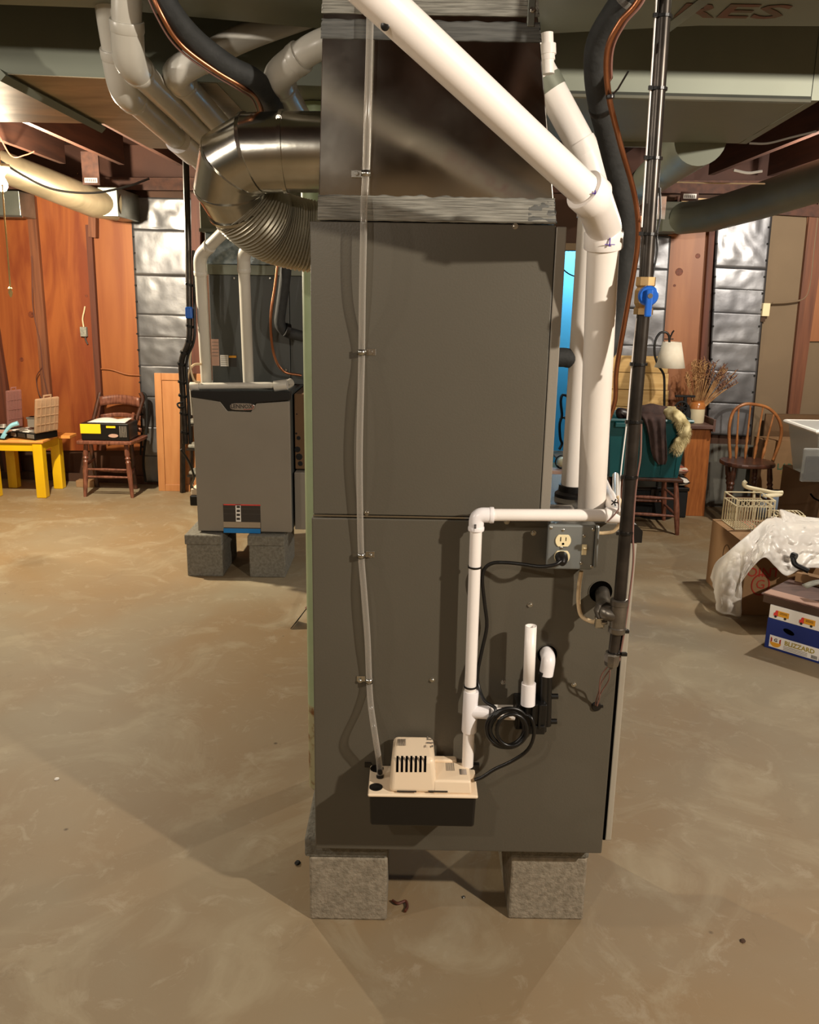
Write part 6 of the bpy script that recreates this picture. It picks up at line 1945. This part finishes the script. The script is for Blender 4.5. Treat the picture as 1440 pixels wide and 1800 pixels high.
# dark open carton behind the blue box
M3 = Matrix.Translation(V((G(1343, 1100).x - 0.02, G(1343, 1100).y + 0.02, 0))) @ Matrix.Rotation(ang, 4, 'Z')
M3 = MBX @ Matrix.Translation((-0.035, 0.004, Hb + 0.001))
dc = thing('cardboard_box', 'shallow dark brown carton lying on top of the blue fruit box', 'box', M3.translation.copy())
H3 = 0.035
MB(M3).box((0.0, 0, 0), (0.55, 0.40, H3)).build('carton', T['cardd'], dc, bevel=0.003)
MB(M3).box((-0.01, 0.0, H3 + 0.001), (0.55, 0.39, H3 + 0.006)).build('flap', T['purplewood'], dc)
MB(M3).box((0.0, 0.004, H3 + 0.007), (0.26, 0.075, H3 + 0.011)).build('pale_flap', T['flap'], dc)
MB(M3).box((0.02, 0.30, H3 + 0.007), (0.40, 0.345, H3 + 0.05)).build('rear_flap', T['card'], dc)
bz3 = H3 + 0.012
bu = thing('green_bucket', 'dark green bucket on the dark open carton at the right edge', 'bucket', P(1440, 1045, 3.9))
bc_ = M3 @ V((0.30, 0.17, bz3))
MB().lathe([(0.062, 0), (0.075, 0.155), (0.079, 0.158), (0.079, 0.166), (0.071, 0.166), (0.058, 0.01)], Matrix.Translation(bc_), 28, cap=True).build('bucket', T['bucket'], bu, smooth=True, ang=50)
bhdl = thing('black_tool', 'black plastic tool with a bent grip lying against the green bucket', 'tool', P(1400, 990, 4.0))
MB().tube(fillet([P(1394, 978, 4.02), P(1396, 992, 4.0), P(1422, 1004, 3.96)], 0.03, 6), [0.015] * 20 if False else 0.013, 10).build('grip', T['black'], bhdl, smooth=True)
MB().tube([P(1392, 976, 4.03), P(1400, 979, 4.01)], 0.017, 10).build('grip_end', T['black'], bhdl, smooth=True)
ppw = MB().grid(lambda u, v: tuple((P(1418 + 40 * u, 1034 - 8 * u, 3.72) + V((0, 0.05 * v, 0.010 * math.sin(u * 3)))), ), 8, 3).build('pale_strap', T['tread'], None, smooth=True, solid=0.004)
tag(ppw, 'pale flat strap lying across the dark carton in front of the green bucket', 'strap')

# white plastic sheet: lofted between measured outlines
upper = [(1249, 1015, 4.42), (1258, 990, 4.30), (1278, 972, 4.22), (1296, 956, 4.20), (1315, 940, 4.25), (1333, 924, 4.38), (1345, 914, 4.46), (1357, 908, 4.52), (1372, 911, 4.52), (1390, 914, 4.52), (1410, 916, 4.5), (1430, 917, 4.5), (1460, 915, 4.5)]
lower = [(1259, 1075, 4.24), (1270, 1079, 4.16), (1284, 1081, 4.12), (1303, 1083, 4.10), (1292, 1048, 4.08), (1306, 1020, 4.06), (1327, 993, 4.06), (1345, 980, 4.06), (1362, 995, 4.05), (1382, 1012, 4.03), (1405, 1002, 4.02), (1425, 998, 4.02), (1460, 1000, 4.0)]
up3 = [P(*q) for q in upper]
lo3 = [P(*q) for q in lower]
for q in lo3: q.z = max(q.z, 0.006)
upc, loc_ = cr(up3, 8), cr(lo3, 8)


def sheet_fn(u, v):
    i = min(int(u * (len(upc) - 1)), len(upc) - 2)
    f = u * (len(upc) - 1) - i
    a = upc[i].lerp(upc[i + 1], f)
    b = loc_[i].lerp(loc_[i + 1], f)
    p = a.lerp(b, v)
    bulge = math.sin(v * math.pi) * 0.065
    p = p + V((-0.3, -0.9, 0.35)).normalized() * bulge
    e = min(1, 6 * min(v, 1 - v))
    n1 = abs(noise.noise(V((u * 9, v * 3.1, 3.3))))
    n2 = noise.noise(V((u * 24 + v * 5, v * 9, 1.1)))
    n3 = abs(noise.noise(p * 17))
    p += V((-0.1, -1, 0.2)) * (0.05 * n1 * e + 0.014 * n2 * e + 0.03 * n3 * e)
    p.z = max(p.z, 0.004)
    return tuple(p)


ws = thing('plastic_sheet', 'crumpled translucent white plastic sheet draped over the tan carton to the floor', 'plastic sheet', P(1340, 960, 4.3))
MB().grid(sheet_fn, 130, 46).build('sheet', T['bagw'], ws, smooth=True, ang=50, solid=0.001)
u2 = [(1368, 912, 4.62), (1371, 896, 4.62), (1390, 901, 4.62), (1415, 908, 4.62), (1450, 912, 4.62)]
l2 = [(1368, 916, 4.48), (1378, 922, 4.46), (1395, 926, 4.46), (1420, 926, 4.46), (1450, 926, 4.46)]
uu, ll = cr([P(*q) for q in u2], 8), cr([P(*q) for q in l2], 8)


def s2_fn(u, v):
    i = min(int(u * (len(uu) - 1)), len(uu) - 2)
    f = u * (len(uu) - 1) - i
    p = uu[i].lerp(uu[i + 1], f).lerp(ll[i].lerp(ll[i + 1], f), v)
    return tuple(p + V((0, -1, 0.3)) * (0.02 * abs(noise.noise(V((u * 9, v * 5, 8)))) + 0.02 * math.sin(v * math.pi)))


MB().grid(s2_fn, 40, 12).build('sheet_fold', T['bagw'], ws, smooth=True, solid=0.001)

# wire basket on the box
wk = thing('wire_basket', 'cream wire basket with scrollwork band standing on the tan carton', 'basket', P(1318, 900, 4.7))
A_ = P(1281, 912, 4.64)
zbk = bz + 0.002
x0, x1 = P(1280, 905, 4.62).x, P(1352, 915, 4.55).x
y0, y1 = 4.50, 4.70
ztk_ = P(1300, 872, 4.6).z


def wire(parent, a, b, r=0.0026, name='wire', mt='cream'):
    return MB().tube([a, b], r, 5).build(name, T[mt], parent)


for z in (zbk + 0.003, ztk_, ztk_ - 0.035):
    MB().tube([V((x0, y0, z)), V((x1, y0, z)), V((x1, y1, z)), V((x0, y1, z))], 0.0036, 6, closed=True).build('frame_ring', T['cream'], wk)
for i in range(15):
    x = x0 + (x1 - x0) * i / 14
    wire(wk, (x, y0, zbk), (x, y0, ztk_ - 0.035))
    wire(wk, (x, y1, zbk), (x, y1, ztk_ - 0.035))
    wire(wk, (x, y0, zbk + 0.003), (x, y1, zbk + 0.003))
for i in range(7):
    y = y0 + (y1 - y0) * i / 6
    wire(wk, (x0, y, zbk), (x0, y, ztk_ - 0.035))
    wire(wk, (x1, y, zbk), (x1, y, ztk_ - 0.035))
for (x, y) in ((x0, y0), (x1, y0), (x0, y1), (x1, y1)):
    wire(wk, (x, y, zbk), (x, y, ztk_), 0.004, 'corner_wire')
for i in range(7):
    xc = x0 + (x1 - x0) * (i + 0.5) / 7
    ring = [V((xc + 0.013 * math.cos(a_), y0, ztk_ - 0.0175 + 0.013 * math.sin(a_))) for a_ in [2 * math.pi * k / 14 for k in range(14)]]
    MB().tube(ring, 0.002, 5, closed=True).build('scroll', T['cream'], wk)
# handlebar lying behind, scoop and wire shelf
hb = thing('handle_bar', 'cream curved handle bar with grip resting behind the wire basket', 'handle', P(1340, 855, 4.78))
MB().tube(cr([P(1312, 846, 4.76), P(1308, 850, 4.76), P(1313, 856, 4.76), P(1335, 861, 4.76), P(1360, 866, 4.76), P(1376, 866, 4.76)], 6), 0.012, 10).build('bar', T['cream'], hb, smooth=True)
hq = P(1326, 860, 4.76)
MB().tube([hq, V((hq.x, 4.72, bz + 0.002))], 0.008, 8).build('post', T['cream'], hb, smooth=True)
spn = thing('cream_scoop', 'cream flat enamel scoop balanced at the right end of the basket', 'scoop', P(1360, 872, 4.66))
sc0 = P(1358, 872, 4.66)
ol = [(sc0.x + 0.055 * math.cos(a_), sc0.y + 0.03 * math.sin(a_), sc0.z + 0.006 * math.cos(a_)) for a_ in [2 * math.pi * i / 20 for i in range(20)]]
MB().prism(ol, (0, 0, 0.008)).build('blade', T['cream'], spn, bevel=0.002)
MB().tube([sc0, V((sc0.x - 0.01, sc0.y - 0.01, bz + 0.002))], 0.006, 8).build('shaft', T['cream'], spn)
wsf = thing('wire_rack', 'cream wire rack lying flat right of the wire basket', 'rack', P(1370, 900, 4.66))
r0, r1 = P(1350, 900, 4.66), P(1400, 905, 4.66)
for i in range(9):
    x = r0.x + 0.02 + (r1.x - r0.x) * i / 8
    MB().tube(cr([V((x, 4.54, bz + 0.004)), V((x, 4.60, bz + 0.06)), V((x, 4.70, bz + 0.065)), V((x, 4.72, bz + 0.02))], 4), 0.003, 5).build('wire', T['cream'], wsf)
for y, z in ((4.60, bz + 0.06), (4.70, bz + 0.065)):
    wire(wsf, (r0.x + 0.015, y, z), (r1.x + 0.025, y, z), 0.004)

# ---- blue room: wrought iron chair seen through the opening
ic = thing('iron_chair', 'black wrought iron chair with a wooden seat in the blue room', 'chair', P(990, 790, 7.4))
YI = 7.45
MB().tube(cr([P(1004, 700, YI), P(990, 694, YI), P(986, 706, YI), P(988, 730, YI), P(984, 746, YI), P(985, 770, YI), P(988, 780, YI), P(983, 790, YI)], 6), 0.012, 8).build('back_scroll', T['black'], ic, smooth=True)
MB().tube(cr([P(1020, 696, YI), P(1024, 740, YI), P(1022, 790, YI)], 6), 0.012, 8).build('back_upright', T['black'], ic, smooth=True)
MB().tube(cr([P(984, 738, YI), P(992, 734, YI), P(1006, 744, YI), P(1022, 738, YI)], 6), 0.010, 8).build('cross_scroll', T['black'], ic, smooth=True)
sI = P(1000, 793, YI)
MB().box((sI.x - 0.16, YI - 0.36, sI.z - 0.02), (sI.x + 0.14, YI + 0.02, sI.z)).build('seat', T['plyb'], ic, bevel=0.006)
for dx in (-0.14, 0.12):
    for y in (YI - 0.33, YI):
        MB().tube([(sI.x + dx, y, sI.z - 0.02), (sI.x + dx * 1.1, y, 0)], 0.010, 8).build('leg', T['black'], ic, smooth=True)
wbk = thing('white_ball', 'white ball in a black ring under the iron chair seat', 'ball', P(988, 812, 7.0))
pw_ = P(988, 812, 7.02)
MB().lathe([(0.045 * math.sin(math.pi * i / 12) + 1e-4, -0.045 * math.cos(math.pi * i / 12)) for i in range(13)], Matrix.Translation(pw_), 20).build('ball', T['crock'], wbk, smooth=True, ang=80)
ring = [pw_ + V((0.055 * math.cos(a_), 0, 0.055 * math.sin(a_))) for a_ in [2 * math.pi * i / 24 for i in range(24)]]
MB().tube(ring, 0.006, 6, closed=True).build('ring', T['black'], wbk, smooth=True)
MB().box((pw_.x - 0.12, 6.95, 0.0), (pw_.x + 0.2, 7.1, pw_.z - 0.061)).build('plinth', T['flap'], wbk, bevel=0.006)
ow = MB().tube(cr([P(975, 452, 7.3), P(992, 475, 7.3), P(1008, 485, 7.3), P(1030, 490, 7.3)], 6), 0.006, 6).build('hanging_wire', T['black'], None, smooth=True)
tag(ow, 'black wire sagging across the top of the blue doorway', 'wire')

# floor debris in front of and between the blocks
random.seed(5)
for (px, py, r, mt, lab) in ((523, 1518, 0.010, 'black_m', 'dark crumb on the floor left of the left front block'), (100, 1370, 0.008, 'white', 'white paint chip on the left floor'), (1306, 1655, 0.008, 'cardd', 'brown crumb on the lower right floor'), (815, 1578, 0.006, 'zinc', 'shiny screw on the floor between the front blocks')):
    p = G(px, py, 0)
    mb = MB().lathe([(r * 0.8, 0), (r, r * 0.3), (r * 0.5, r * 0.7)], Matrix.Translation((p.x, p.y, 0)), 7)
    mb.v = [v + V((random.uniform(-1, 1), random.uniform(-1, 1), 0)) * r * 0.2 for v in mb.v]
    tag(mb.build('debris_crumb', T[mt], None), lab, 'debris')
rw = MB().tube(cr([G(690, 1583, 0.006), G(700, 1588, 0.008), G(713, 1584, 0.008), G(716, 1594, 0.006), G(712, 1602, 0.006)], 5), 0.004, 6).build('rusty_wire', T['studd'], None, smooth=True)
tag(rw, 'curly rust brown wire scrap beside the left front block', 'debris')
